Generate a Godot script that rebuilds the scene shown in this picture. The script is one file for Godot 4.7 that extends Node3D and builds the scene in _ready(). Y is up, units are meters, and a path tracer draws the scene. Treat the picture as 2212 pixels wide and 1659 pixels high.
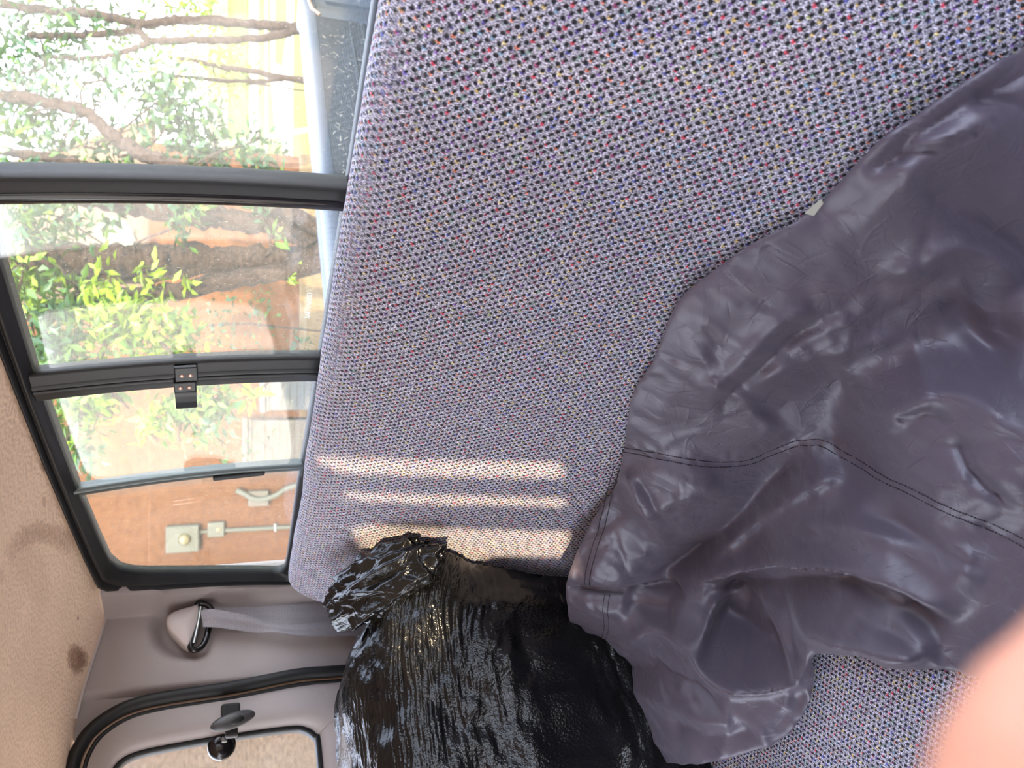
extends Node3D
# The back of an extended pickup cab, seen from its open right-hand door: x runs across the cab, y is up, -z is the rear of the truck, metres.

const SUN_TO := Vector3(0.770, 0.309, 0.557)     # towards the low sun behind the photographer
var M := {}
var rng := RandomNumberGenerator.new()
var taken := {}

func _ready() -> void:
	rng.seed = 11
	# ---- camera (the phone is held on its side, so the picture lies on its left edge)
	var yaw := deg_to_rad(54.7)
	var pitch := deg_to_rad(20.4)
	var right := Vector3(cos(yaw), 0, -sin(yaw))
	var fwd := Vector3(-sin(yaw) * cos(pitch), -sin(pitch), -cos(yaw) * cos(pitch))
	var up := right.cross(fwd)
	var cam := Camera3D.new()
	cam.name = "camera"
	add_child(cam)
	cam.transform = Transform3D(Basis(-up, right, -fwd), Vector3(0.766, 1.60, 0.562))
	cam.near = 0.01
	cam.far = 400.0
	var lens := CameraAttributesPhysical.new()
	lens.frustum_focal_length = 23.87
	lens.frustum_focus_distance = 0.85
	lens.frustum_near = 0.01
	lens.frustum_far = 400.0
	lens.exposure_aperture = 8.5
	cam.attributes = lens
	cam.current = true
	# ---- sky, sun, exposure
	var env := Environment.new()
	env.background_mode = Environment.BG_SKY
	var sky := Sky.new()
	var sm := ProceduralSkyMaterial.new()
	sm.sky_top_color = Color(0.73, 0.78, 0.89)
	sm.sky_horizon_color = Color(0.92, 0.94, 0.96)
	sm.sky_curve = 0.25
	sm.ground_bottom_color = Color(0.45, 0.42, 0.36)
	sm.ground_horizon_color = Color(0.7, 0.7, 0.68)
	sm.sun_angle_max = 12.0
	sky.sky_material = sm
	env.sky = sky
	env.background_energy_multiplier = 1.0
	env.tonemap_mode = Environment.TONE_MAPPER_LINEAR
	env.tonemap_exposure = EXPOSURE
	env.sdfgi_enabled = true
	env.ssao_enabled = true
	env.ssil_enabled = true
	var we := WorldEnvironment.new()
	we.name = "environment"
	we.environment = env
	add_child(we)
	var sun := DirectionalLight3D.new()
	sun.name = "sun"
	add_child(sun)
	sun.look_at_from_position(Vector3.ZERO, -SUN_TO, Vector3.UP)
	sun.light_energy = SUN
	sun.light_color = Color(1.0, 0.90, 0.74)
	sun.light_angular_distance = 0.7
	sun.shadow_enabled = true
	# ---- the scene
	materials()
	cab()
	rear_window()
	side_window()
	seat()
	seat_belt()
	truck_bed()
	outside()
	jacket()
	trash_bag()
	photographer()

const EXPOSURE := 11.8
const SUN := 0.27

# ------------------------------------------------------------------ helpers
func numbered(n: String) -> String:
	if not taken.has(n):
		taken[n] = 0
		return n
	taken[n] += 1
	return "%s_%03d" % [n, taken[n]]

func thing(called: String, label: String, category: String, at := Vector3.ZERO, group := "") -> Node3D:
	var o := Node3D.new()
	o.name = numbered(called)
	add_child(o)
	o.position = at
	o.set_meta("label", label)
	o.set_meta("category", category)
	if group:
		o.set_meta("group", group)
	return o

func setting(called: String, label := "", at := Vector3.ZERO) -> Node3D:
	var o := Node3D.new()
	o.name = called
	add_child(o)
	o.position = at
	o.set_meta("kind", "structure")
	if label:
		o.set_meta("label", label)
	return o

func part(called: String, mesh: Mesh, m: Material, parent: Node = self, at := Vector3.ZERO, basis := Basis()) -> MeshInstance3D:
	var o := MeshInstance3D.new()
	o.name = called
	o.mesh = mesh
	o.material_override = m
	o.transform = Transform3D(basis, at)
	parent.add_child(o, true)
	return o

func mat(c: Color, rough := 0.7, metal := 0.0) -> StandardMaterial3D:
	var m := StandardMaterial3D.new()
	m.albedo_color = c
	m.roughness = rough
	m.metallic = metal
	return m

func tri(m: StandardMaterial3D, scale: float, world := true) -> StandardMaterial3D:
	m.uv1_triplanar = true
	m.uv1_world_triplanar = world
	m.uv1_scale = Vector3.ONE * scale
	return m

func noise_tex(freq: float, size: int, ramp: Array, seed_ := 1, octaves := 4, type := FastNoiseLite.TYPE_SIMPLEX_SMOOTH) -> NoiseTexture2D:
	var n := FastNoiseLite.new()
	n.seed = seed_
	n.noise_type = type
	n.frequency = freq
	n.fractal_octaves = octaves
	var t := NoiseTexture2D.new()
	t.width = size
	t.height = size
	t.seamless = true
	t.noise = n
	if ramp:
		var g := Gradient.new()
		g.offsets = PackedFloat32Array(ramp[0])
		g.colors = PackedColorArray(ramp[1])
		t.color_ramp = g
	return t

func noise_normal(freq: float, size: int, strength: float, seed_ := 1, octaves := 4, type := FastNoiseLite.TYPE_SIMPLEX_SMOOTH) -> NoiseTexture2D:
	var t := noise_tex(freq, size, [], seed_, octaves, type)
	t.as_normal_map = true
	t.bump_strength = strength
	return t

# a mesh from an nu x nv net of points; smooth normals
func net(p: PackedVector3Array, nu: int, nv: int, wrap_u := false, wrap_v := false, uv := PackedVector2Array(), col := PackedColorArray()) -> ArrayMesh:
	var idx := PackedInt32Array()
	var nrm := PackedVector3Array()
	nrm.resize(p.size())
	for j in (nv if wrap_v else nv - 1):
		for i in (nu if wrap_u else nu - 1):
			var a := j * nu + i
			var b := j * nu + (i + 1) % nu
			var c := ((j + 1) % nv) * nu + i
			var d := ((j + 1) % nv) * nu + (i + 1) % nu
			idx.append_array([a, b, d, a, d, c])
			var n := (p[d] - p[a]).cross(p[b] - p[c])
			nrm[a] += n
			nrm[b] += n
			nrm[c] += n
			nrm[d] += n
	for i in nrm.size():
		nrm[i] = nrm[i].normalized()
	return arrays(p, nrm, idx, uv, col)

func arrays(p: PackedVector3Array, n: PackedVector3Array, idx: PackedInt32Array, uv := PackedVector2Array(), col := PackedColorArray()) -> ArrayMesh:
	var a := []
	a.resize(Mesh.ARRAY_MAX)
	a[Mesh.ARRAY_VERTEX] = p
	a[Mesh.ARRAY_NORMAL] = n
	a[Mesh.ARRAY_INDEX] = idx
	if uv.size():
		a[Mesh.ARRAY_TEX_UV] = uv
	if col.size():
		a[Mesh.ARRAY_COLOR] = col
	var m := ArrayMesh.new()
	m.add_surface_from_arrays(Mesh.PRIMITIVE_TRIANGLES, a)
	return m

# several meshes joined to one
func joined(list: Array) -> ArrayMesh:
	var st := SurfaceTool.new()
	for e in list:
		if e is Array:
			st.append_from(e[0], 0, e[1])
		else:
			st.append_from(e, 0, Transform3D())
	return st.commit()

# a box with rounded edges, centred
func rbox(size: Vector3, r: float, seg := 2) -> ArrayMesh:
	var h := size / 2.0
	r = minf(r, minf(h.x, minf(h.y, h.z)) * 0.999)
	var lists := []
	for k in 3:
		var l := []
		for s in seg + 1:
			l.append(-h[k] + r * (1.0 - cos(float(s) / seg * PI / 2)) if seg > 2 else -h[k] + r * s / seg)
		for s in range(seg, -1, -1):
			l.append(-l[s])
		lists.append(l)
	var p := PackedVector3Array()
	var n := PackedVector3Array()
	var idx := PackedInt32Array()
	var inner := h - Vector3.ONE * r
	for axis in 3:
		var b := (axis + 1) % 3
		var c := (axis + 2) % 3
		for side in [-1.0, 1.0]:
			var base := p.size()
			var nb: int = lists[b].size()
			for y in lists[c]:
				for x in lists[b]:
					var q := Vector3()
					q[axis] = h[axis] * side
					q[b] = x
					q[c] = y
					var core := q.clamp(-inner, inner)
					var dir := (q - core).normalized()
					p.append(core + dir * r)
					n.append(dir)
			for j in lists[c].size() - 1:
				for i in nb - 1:
					var a0: int = base + j * nb + i
					if side > 0:
						idx.append_array([a0, a0 + nb + 1, a0 + 1, a0, a0 + nb, a0 + nb + 1])
					else:
						idx.append_array([a0, a0 + 1, a0 + nb + 1, a0, a0 + nb + 1, a0 + nb])
	return arrays(p, n, idx)

# a tube along points; radius is a number or a list, flat squeezes it along the frame's second axis
func tube(pts: Array, radius, sides := 8, closed := false, flat := 1.0, up_hint := Vector3.UP) -> ArrayMesh:
	var p := PackedVector3Array()
	var m := pts.size()
	var up: Vector3 = up_hint
	for i in m:
		var a: Vector3 = pts[(i - 1 + m) % m] if closed else pts[maxi(i - 1, 0)]
		var b: Vector3 = pts[(i + 1) % m] if closed else pts[mini(i + 1, m - 1)]
		var t := (b - a).normalized()
		var x := up.cross(t)
		if x.length() < 0.01:
			x = Vector3(0.3, 0.1, 1).cross(t)
		x = x.normalized()
		var y := t.cross(x).normalized()
		if flat == 1.0:
			up = y
		var r: float = radius[i] if radius is Array else radius
		for k in sides:
			var f := TAU * k / sides
			p.append(pts[i] + x * cos(f) * r + y * sin(f) * r * flat)
	var mesh := net(p, sides, m, true, closed)
	if closed:
		return mesh
	var st := SurfaceTool.new()
	st.append_from(mesh, 0, Transform3D())
	for e in [0, m - 1]:
		var cap := PackedVector3Array()
		for k in sides:
			cap.append(p[e * sides + k])
		st.append_from(fan(cap, e > 0), 0, Transform3D())
	return st.commit()

func fan(ring: PackedVector3Array, flip := false) -> ArrayMesh:
	var c := Vector3()
	for q in ring:
		c += q
	c /= ring.size()
	var p := PackedVector3Array(ring)
	p.append(c)
	var idx := PackedInt32Array()
	var k := ring.size()
	for i in k:
		idx.append_array([i, (i + 1) % k, k] if not flip else [(i + 1) % k, i, k])
	var nn := (ring[1] - ring[0]).cross(c - ring[0]).normalized() * (1.0 if flip else -1.0)
	var n := PackedVector3Array()
	n.resize(p.size())
	n.fill(nn)
	return arrays(p, n, idx)

# smooth curve through points
func curve(pts: Array, n: int, closed := false) -> Array:
	var out := []
	var m := pts.size()
	var spans := m if closed else m - 1
	for k in (n if closed else n + 1):
		var f := float(k) / n * spans
		var i := mini(int(f), spans - 1)
		f -= i
		var a = pts[(i - 1 + m) % m] if closed else pts[maxi(i - 1, 0)]
		var b = pts[i]
		var c = pts[(i + 1) % m]
		var d = pts[(i + 2) % m] if closed else pts[mini(i + 2, m - 1)]
		out.append(b.cubic_interpolate(c, a, d, f))
	return out

# the same number of points evenly spaced along a polyline
func even(pts: Array, n: int, closed := false) -> Array:
	var acc := [0.0]
	var m := pts.size()
	for i in (m if closed else m - 1):
		acc.append(acc[i] + pts[i].distance_to(pts[(i + 1) % m]))
	var out := []
	var i := 0
	for k in n:
		var t: float = acc[-1] * k / (n if closed else n - 1)
		while i < acc.size() - 2 and acc[i + 1] < t:
			i += 1
		out.append(pts[i].lerp(pts[(i + 1) % m], (t - acc[i]) / maxf(acc[i + 1] - acc[i], 1e-9)))
	return out

# a strip swept along a path: profile points (across, out) in the frame (side, normal) given per path point
func sweep(path: Array, side: Array, out_: Array, profile: Array, closed := false, closed_profile := true) -> ArrayMesh:
	var p := PackedVector3Array()
	for i in path.size():
		for q in profile:
			p.append(path[i] + side[i] * q.x + out_[i] * q.y)
	return net(p, profile.size(), path.size(), closed_profile, closed)

# a plate with thickness from a flat outline: to3(Vector2) gives the front point, back is the offset to its back face
func plate(outline: PackedVector2Array, to3: Callable, back: Vector3) -> ArrayMesh:
	var idx2 := Geometry2D.triangulate_polygon(outline)
	var st := SurfaceTool.new()
	st.begin(Mesh.PRIMITIVE_TRIANGLES)
	st.set_smooth_group(-1)
	for s in 2:
		for k in range(0, idx2.size(), 3):
			for e in ([0, 1, 2] if s == 0 else [0, 2, 1]):
				st.add_vertex(to3.call(outline[idx2[k + e]]) + back * s)
	var m := outline.size()
	for i in m:
		var a: Vector3 = to3.call(outline[i])
		var b: Vector3 = to3.call(outline[(i + 1) % m])
		for v in [a, b, b + back, a, b + back, a + back]:
			st.add_vertex(v)
	st.generate_normals()
	return st.commit()

func lathe(profile: Array, sides := 24) -> ArrayMesh:   # profile of (radius, height)
	var p := PackedVector3Array()
	for q in profile:
		for k in sides:
			p.append(Vector3(q.x * cos(TAU * k / sides), q.y, q.x * sin(TAU * k / sides)))
	return net(p, sides, profile.size(), true)

# ------------------------------------------------------------------ materials
func materials() -> void:
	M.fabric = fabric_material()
	M.plastic = tri(mat(Color(0.60, 0.56, 0.55), 0.58), 9.0)
	M.plastic.normal_enabled = true
	M.plastic.normal_texture = noise_normal(0.05, 512, 3.0, 3)
	M.plastic.normal_scale = 0.35
	M.cap = mat(Color(0.72, 0.67, 0.65), 0.5)
	M.rubber = tri(mat(Color(0.045, 0.047, 0.050), 0.55), 6.0)
	M.black_metal = mat(Color(0.075, 0.075, 0.08), 0.38, 0.3)
	M.gloss_black = mat(Color(0.10, 0.085, 0.09), 0.16, 0.2)
	M.channel = mat(Color(0.33, 0.36, 0.36), 0.3, 0.4)
	M.screw = mat(Color(0.80, 0.66, 0.60), 0.35, 0.7)
	M.slot = mat(Color(0.10, 0.09, 0.09), 0.7)
	M.chrome = mat(Color(0.55, 0.55, 0.53), 0.25, 0.9)
	M.body_tan = mat(Color(0.62, 0.52, 0.44), 0.4)
	M.web = tri(mat(Color(0.56, 0.53, 0.54), 0.7), 60.0)
	M.web.albedo_texture = noise_tex(0.03, 256, [[0.2, 0.8], [Color(0.82, 0.82, 0.82), Color(1, 1, 1)]], 21)
	M.knob = mat(Color(0.22, 0.21, 0.21), 0.45)
	M.shell = mat(Color(0.66, 0.62, 0.58), 0.8)
	M.carpet = mat(Color(0.68, 0.62, 0.57), 0.95)
	M.glass = mat(Color(0.86, 0.96, 0.90, 0.05), 0.02)
	M.glass.transparency = BaseMaterial3D.TRANSPARENCY_ALPHA
	M.dust = dust_material(512, 1200, 0.045, 5)
	M.dust_heavy = dust_material(512, 3000, 0.07, 8)
	M.dust_band = dust_material(512, 5200, 0.09, 9)
	M.etch = mat(Color(0.93, 0.95, 0.90), 0.8)

# knitted upholstery: grey yarn, dark openings in staggered rows, coloured flecks
func fabric_material() -> StandardMaterial3D:
	var cell := 32
	var cells := 56
	var flecks := [Color8(214, 52, 70), Color8(238, 118, 78), Color8(228, 190, 104), Color8(232, 204, 130), Color8(186, 192, 112), Color8(88, 98, 196), Color8(62, 56, 140), Color8(128, 82, 168), Color8(126, 172, 200), Color8(160, 58, 100), Color8(120, 156, 140)]
	var colour := []
	var height := []
	var r := RandomNumberGenerator.new()
	r.seed = 5
	var variants := 120
	var yarn := FastNoiseLite.new()
	yarn.seed = 61
	yarn.frequency = 0.16
	yarn.fractal_octaves = 2
	for v in variants:
		var ci := Image.create(cell, cell, false, Image.FORMAT_RGB8)
		var hi := Image.create(cell, cell, false, Image.FORMAT_RGB8)
		var hole := [Vector2(8 + r.randf_range(-1.6, 1.6), 8 + r.randf_range(-1.6, 1.6)), Vector2(24 + r.randf_range(-1.6, 1.6), 24 + r.randf_range(-1.6, 1.6))]
		var size := [Vector2(r.randf_range(5.6, 7.4), r.randf_range(4.8, 6.4)), Vector2(r.randf_range(5.6, 8.0), r.randf_range(3.0, 4.8))]
		var fl := []
		for k in 2:
			fl.append(flecks[r.randi() % flecks.size()] if r.randf() < 0.86 else null)
		var fat := [Vector2(r.randf_range(5, 9), r.randf_range(4.5, 8)), Vector2(r.randf_range(5, 9), r.randf_range(4.5, 8))]
		var turn := [r.randf_range(-0.5, 0.5), r.randf_range(0.3, 0.9)]
		var tint := r.randf_range(-0.035, 0.035)
		for y in cell:
			for x in cell:
				var at := Vector2(x + 0.5, y + 0.5)
				var wave := sin((x * 0.55 + y * 0.95) * 1.05 + 2.0 * sin(x * 0.42) + v) * sin((x * 0.8 - y * 0.35) * 0.9 + v * 1.7)
				var sp := yarn.get_noise_2d(x * 1.1 + v * 91.0, (y - x * 0.45) * 0.62)
				var g := clampf(0.585 + 0.14 * wave + 0.68 * sp + r.randf_range(-0.12, 0.12) + tint, 0.16, 0.98)
				var c := Color(g * 0.985, g * 0.968, g * 1.045)
				var h := clampf(0.70 + 0.18 * wave + 0.3 * sp, 0.1, 1.0)
				for k in 2:
					var d: Vector2 = at - hole[k] - Vector2(-8.0, 0.5).rotated(turn[k])
					var e: float = (d / fat[k]).length()
					if fl[k] != null and e < 1.0:
						var f: Color = fl[k]
						c = c.lerp(f * (0.70 + 0.75 * (g - 0.3)), 0.92 * (1.0 - e * e * e * 0.7))
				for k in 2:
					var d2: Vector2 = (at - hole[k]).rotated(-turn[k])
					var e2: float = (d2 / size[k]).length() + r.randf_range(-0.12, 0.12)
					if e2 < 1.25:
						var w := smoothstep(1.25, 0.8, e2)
						c = c.lerp(Color(0.045, 0.04, 0.075), w)  # dark backing together with the shade inside each opening, put into the colour
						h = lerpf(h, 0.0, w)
				ci.set_pixel(x, y, c)
				hi.set_pixel(x, y, Color(h, h, h))
		colour.append(ci)
		height.append(hi)
	var big := Image.create(cell * cells, cell * cells, false, Image.FORMAT_RGB8)
	var bump := Image.create(cell * cells, cell * cells, false, Image.FORMAT_RGB8)
	for j in cells:
		for i in cells:
			var v := r.randi() % variants
			big.blit_rect(colour[v], Rect2i(0, 0, cell, cell), Vector2i(i, j) * cell)
			bump.blit_rect(height[v], Rect2i(0, 0, cell, cell), Vector2i(i, j) * cell)
	bump.resize(1024, 1024)
	bump.bump_map_to_normal_map(5.0)
	var m := tri(mat(Color(1, 1, 1), 0.92), 1.0 / (cells * 0.0078))
	m.albedo_texture = ImageTexture.create_from_image(big)
	m.normal_enabled = true
	m.normal_texture = ImageTexture.create_from_image(bump)
	m.normal_scale = 0.8
	m.uv1_triplanar_sharpness = 4.0
	m.rim_enabled = true
	m.rim = 0.25
	m.rim_tint = 0.5
	return m

# dust on glass: a thin film with specks and wiped streaks
func dust_material(size: int, specks: int, film: float, seed_: int) -> StandardMaterial3D:
	var im := Image.create(size, size, false, Image.FORMAT_RGBA8)
	var n := FastNoiseLite.new()
	n.seed = seed_
	n.frequency = 0.012
	n.fractal_octaves = 4
	for y in size:
		for x in size:
			im.set_pixel(x, y, Color(0.70, 0.69, 0.62, film * (1.0 + 0.8 * n.get_noise_2d(x * 3.0, y * 0.6))))
	var r := RandomNumberGenerator.new()
	r.seed = seed_
	for k in specks:
		var c := Color(0.95, 0.93, 0.85, r.randf_range(0.2, 0.75))
		var x := r.randi() % size
		var y := r.randi() % size
		var long := 2 + (r.randi() % 6 if r.randf() < 0.3 else 0)
		for q in long:
			im.set_pixel((x + (q if r.randf() < 0.5 else 0)) % size, (y + q) % size, c)
	var m := tri(mat(Color(1, 1, 1), 0.9), 4.0)
	m.albedo_texture = ImageTexture.create_from_image(im)
	m.transparency = BaseMaterial3D.TRANSPARENCY_ALPHA
	return m

func headliner_material() -> StandardMaterial3D:
	var size := 1024
	var span := 1.6
	var im := Image.create(size, size, false, Image.FORMAT_RGB8)
	var n := FastNoiseLite.new()
	n.seed = 4
	n.frequency = 0.35
	var n2 := FastNoiseLite.new()
	n2.seed = 9
	n2.frequency = 0.008
	for y in size:
		for x in size:
			var g := 1.0 + 0.045 * n.get_noise_2d(x, y) + 0.05 * n2.get_noise_2d(x, y)
			im.set_pixel(x, y, Color(minf(0.96 * g, 1.0), 0.84 * g, 0.72 * g))
	# stains: [x, z, half x, half z, strength]; grainy edges
	var stains := [[-0.572, 0.135, 0.052, 0.021, 0.75], [-0.60, 0.125, 0.035, 0.014, 0.5], [-0.145, 0.035, 0.016, 0.006, 0.55], [-0.20, 0.055, 0.012, 0.005, 0.3],
		[-0.152, 0.176, 0.012, 0.006, 0.55], [-0.26, 0.12, 0.10, 0.03, 0.10], [-0.52, 0.09, 0.006, 0.003, 0.6]]
	for k in 26:      # a long curved scuff
		var f := k / 25.0
		stains.append([lerpf(-0.155, -0.36, f), 0.165 - 0.155 * sqrt(f) + 0.03 * f, 0.026, 0.008 + 0.010 * f, 0.13 * (1.0 - 0.6 * f)])
	for s in stains:
		var cx := int((s[0] + 0.8) / span * size)
		var cy := int((s[1] + 0.1) / span * size)
		var rx := int(s[2] / span * size * 1.4) + 2
		var ry := int(s[3] / span * size * 1.4) + 2
		for y in range(cy - ry, cy + ry + 1):
			for x in range(cx - rx, cx + rx + 1):
				var e := Vector2((x - cx) * span / size / s[2], (y - cy) * span / size / s[3]).length() + 0.35 * n.get_noise_2d(x * 0.5, y * 0.5)
				if e < 1.1:
					var c := im.get_pixel(x, y)
					im.set_pixel(x, y, c.lerp(Color(0.47, 0.33, 0.26), s[4] * smoothstep(1.1, 0.55, e) * (0.8 + 0.5 * n.get_noise_2d(x * 2.0, y * 2.0))))
	var m := mat(Color(1, 1, 1), 0.95)
	m.albedo_texture = ImageTexture.create_from_image(im)
	m.normal_enabled = true
	m.normal_texture = noise_normal(0.2, 1024, 2.0, 6)
	m.normal_scale = 0.4
	return m

# ------------------------------------------------------------------ the cab
func wall_x(y: float) -> float:      # inner face of the left side, leaning in towards the roof
	return -0.70 + 0.15 * (y - 1.45)

func glass_at(x: float, y: float, off := 0.0) -> Vector3:      # the rear window is raked and slightly bowed
	var t := (y - 1.64) / 0.15
	return Vector3(x, y, 0.0875 * (y - 1.6) - 0.006 * (1.0 - t * t) + off)

func edge_y(z: float) -> float:      # height of the seam between headliner and side trim
	return 1.7875 + 0.036 * smoothstep(-0.02, 0.24, z) + 0.012 * smoothstep(0.2, 0.6, z)

func ceiling_y(x: float, z: float) -> float:
	var mid := 1.802 + 0.060 * (1.0 - exp(-maxf(0.0, z - 0.02) / 0.16))
	var w := clampf((absf(x) - 0.42) / 0.235, 0.0, 1.0)
	return lerpf(mid - 0.012 * absf(x), edge_y(z), w * w) + 0.3 * maxf(0.0, absf(x) - 0.652)

func cab() -> void:
	# headliner and roof
	var top := setting("ceiling", "tan felt headliner with a brown stain and smudges")
	var p := PackedVector3Array()
	var uv := PackedVector2Array()
	var nx := 57
	var nz := 45
	for j in nz:
		for i in nx:
			var x := lerpf(-0.71, 0.84, float(i) / (nx - 1))
			var z := 0.022 + 1.5 * pow(float(j) / (nz - 1), 1.6)
			if x < -0.50:
				z -= 0.045 * smoothstep(-0.50, -0.60, x) * (1.0 - float(j) / (nz - 1))
			var y := ceiling_y(x, z)
			if j == 0:
				y += 0.012
				z -= 0.004
			p.append(Vector3(x, y, z))
			uv.append(Vector2((x + 0.8) / 1.6, (z + 0.1) / 1.6))
	part("headliner", net(p, nx, nz, false, false, uv), headliner_material(), top)
	part("roof_panel", rbox(Vector3(1.64, 0.03, 1.66), 0.012), M.shell, top, Vector3(0.07, 1.915, 0.75))
	# floor, rear wall
	part("floor_pan", rbox(Vector3(1.60, 0.04, 2.3), 0.01), M.carpet, setting("floor"), Vector3(0.06, 0.58, 1.05))
	var rear := setting("wall_rear")
	part("rear_panel", rbox(Vector3(1.46, 0.90, 0.03), 0.01), M.shell, rear, Vector3(0, 1.02, -0.045))
	part("header", rbox(Vector3(1.46, 0.10, 0.05), 0.01), M.shell, rear, Vector3(0, 1.865, -0.012))
	part("corner_post", rbox(Vector3(0.06, 0.5, 0.03), 0.01), M.shell, rear, Vector3(-0.72, 1.66, -0.04))
	part("corner_post", rbox(Vector3(0.06, 0.5, 0.03), 0.01), M.shell, rear, Vector3(0.80, 1.66, -0.04))
	# left side: pillar trim, lower panel, front door
	var left := setting("wall_left", "grey plastic pillar trim with a dished recess round the belt anchor")
	p = PackedVector3Array()
	var frame := [Vector2(1.83, -0.520), Vector2(1.79, -0.538), Vector2(1.765, -0.554), Vector2(1.745, -0.568), Vector2(1.72, -0.578), Vector2(1.668, -0.602), Vector2(1.594, -0.630), Vector2(1.51, -0.658), Vector2(1.24, -0.664)]
	nx = 48
	nz = 60
	for j in nz:
		for i in nx:
			var t := float(i) / (nx - 1)
			var z_here := lerpf(0.0, 0.175, t)
			var y := lerpf(edge_y(z_here - 0.01) + 0.004, 1.25, float(j) / (nz - 1))
			var xf := -0.665
			for k in frame.size() - 1:
				if y <= frame[k].x and y >= frame[k + 1].x:
					xf = lerpf(frame[k].y, frame[k + 1].y, (frame[k].x - y) / (frame[k].x - frame[k + 1].x))
			var a := Vector2(xf, glass_at(0, y).z + 0.0235)
			var q: Vector2
			if i == 0:
				q = Vector2(xf - 0.004, glass_at(0, y).z)
			elif t < 0.35:
				var s := t / 0.35
				var b := Vector2(wall_x(y) + 0.004, a.y + 0.003)
				var c := Vector2(wall_x(y), 0.048)
				q = a.lerp(b, s).lerp(b.lerp(c, s), s)
			else:
				q = Vector2(wall_x(y), lerpf(0.048, 0.178, (t - 0.35) / 0.65))
				if t > 0.94:
					q.x -= 0.012 * (t - 0.94) / 0.06
			var d := Vector2(q.y - 0.066, (y - 1.672) * 0.95)
			var r := d.length() + 0.012 * d.y / 0.05
			q.x -= 0.022 * smoothstep(0.062, 0.047, r) * smoothstep(-0.055, -0.005, d.y + 0.3 * (0.03 - d.x))
			p.append(Vector3(q.x, y, q.y))
	part("pillar_trim", net(p, nx, nz), M.plastic, left)
	p = PackedVector3Array()
	for j in 8:
		for i in 8:
			var y := lerpf(1.66, 1.86, j / 7.0)
			p.append(Vector3(wall_x(y) - 0.011, y, lerpf(0.160, 0.235, i / 7.0)))
	part("trim_flange", net(p, 8, 8), M.plastic, left)
	var lip := []
	for k in 24:
		var z := lerpf(-0.01, 0.205, k / 23.0)
		lip.append(Vector3(wall_x(edge_y(z)) + 0.003, edge_y(z) + 0.001, z))
	part("trim_edge", tube(lip, 0.0032, 8), M.cap, left)
	part("lower_panel", rbox(Vector3(0.03, 0.72, 2.2), 0.01), M.plastic, left, Vector3(-0.735, 0.95, 1.02))
	part("outer_panel", rbox(Vector3(0.02, 0.62, 0.24), 0.008), M.shell, left, Vector3(-0.765, 1.58, 0.07), Basis(Vector3.BACK, -0.12))
	part("roof_rail", rbox(Vector3(0.10, 0.05, 1.6), 0.02), M.shell, left, Vector3(-0.70, 1.898, 0.75))
	part("front_pillar", rbox(Vector3(0.06, 0.62, 0.07), 0.02), M.plastic, left, Vector3(-0.70, 1.58, 0.86))
	# front end and the doorway on the right (its door stands open)
	var front := setting("wall_front")
	part("dashboard", rbox(Vector3(1.46, 0.72, 0.35), 0.06), M.shell, front, Vector3(0, 0.92, 2.05))
	part("windshield_post", tube([Vector3(-0.70, 1.87, 1.50), Vector3(-0.73, 1.27, 2.1)], 0.035, 10), M.plastic, front)
	part("windshield_post", tube([Vector3(0.70, 1.87, 1.50), Vector3(0.73, 1.27, 2.1)], 0.035, 10), M.plastic, front)
	# right side: rear panel; pillar and front door sized to cut the sun; unseen straps added
	var doorway := setting("wall_right")
	part("rear_panel", rbox(Vector3(0.03, 0.62, 0.64), 0.01), M.plastic, doorway, Vector3(0.855, 0.90, 0.24))
	part("rear_post", rbox(Vector3(0.03, 1.30, 0.10), 0.01), M.plastic, doorway, Vector3(0.855, 1.25, -0.03))
	part("pillar", rbox(Vector3(0.05, 1.30, 0.180), 0.015), M.plastic, doorway, Vector3(0.86, 1.25, 0.652))  # unseen; placed and widened to shade the middle of the seat
	part("door_panel", rbox(Vector3(0.06, 0.98, 1.30), 0.02), M.plastic, doorway, Vector3(0.87, 1.07, 1.35))  # unseen; top edge set where the sun stripes end
	part("roof_rail", rbox(Vector3(0.10, 0.05, 1.7), 0.02), M.shell, doorway, Vector3(0.84, 1.905, 0.75))
	var strap := thing("added_belt", "unseen upright belt strap added beside the right-hand pillar to stripe the sun", "seat belt", Vector3(0.84, 1.0, 0.783))  # unseen strap, put in to cast a dark gap between sun stripes
	part("strap", rbox(Vector3(0.002, 0.88, 0.036), 0.0009, 1), M.web, strap, Vector3(0, 0.46, 0))
	part("anchor", rbox(Vector3(0.02, 0.06, 0.05), 0.006), M.cap, strap, Vector3(0.0, 0.88, 0))
	for c in [["added_chair", "unseen grey fabric front chair with a headrest, added on the door side to block the sun", 0.385, 0.63]]:  # unseen chair, put in to keep the sun off jacket and bag
		var fs := thing(c[0], c[1], "seat", Vector3(c[2], 0.62, 0.87))
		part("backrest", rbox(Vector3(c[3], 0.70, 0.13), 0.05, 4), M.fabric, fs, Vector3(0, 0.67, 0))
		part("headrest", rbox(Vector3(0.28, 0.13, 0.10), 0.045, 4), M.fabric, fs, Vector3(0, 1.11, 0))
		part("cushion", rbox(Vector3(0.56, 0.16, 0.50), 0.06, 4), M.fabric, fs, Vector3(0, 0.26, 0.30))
		for sx in [-0.06, 0.06]:
			part("headrest_post", tube([Vector3(sx, 0.98, 0), Vector3(sx, 1.10, 0)], 0.006, 8), M.chrome, fs)
	var grab := thing("added_strap", "unseen strap added by the right-hand front door to stripe the sun", "strap", Vector3(0.84, 1.3, 0.842))  # unseen strap, added to cast the second gap in the sunlight
	part("loop", tube([Vector3(0, 0.56, 0), Vector3(0, 0.3, 0.002), Vector3(0, 0.05, 0)], 0.021, 10), M.web, grab)
	part("end_cap", rbox(Vector3(0.03, 0.05, 0.05), 0.01), M.cap, grab, Vector3(0, 0.56, 0))

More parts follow.
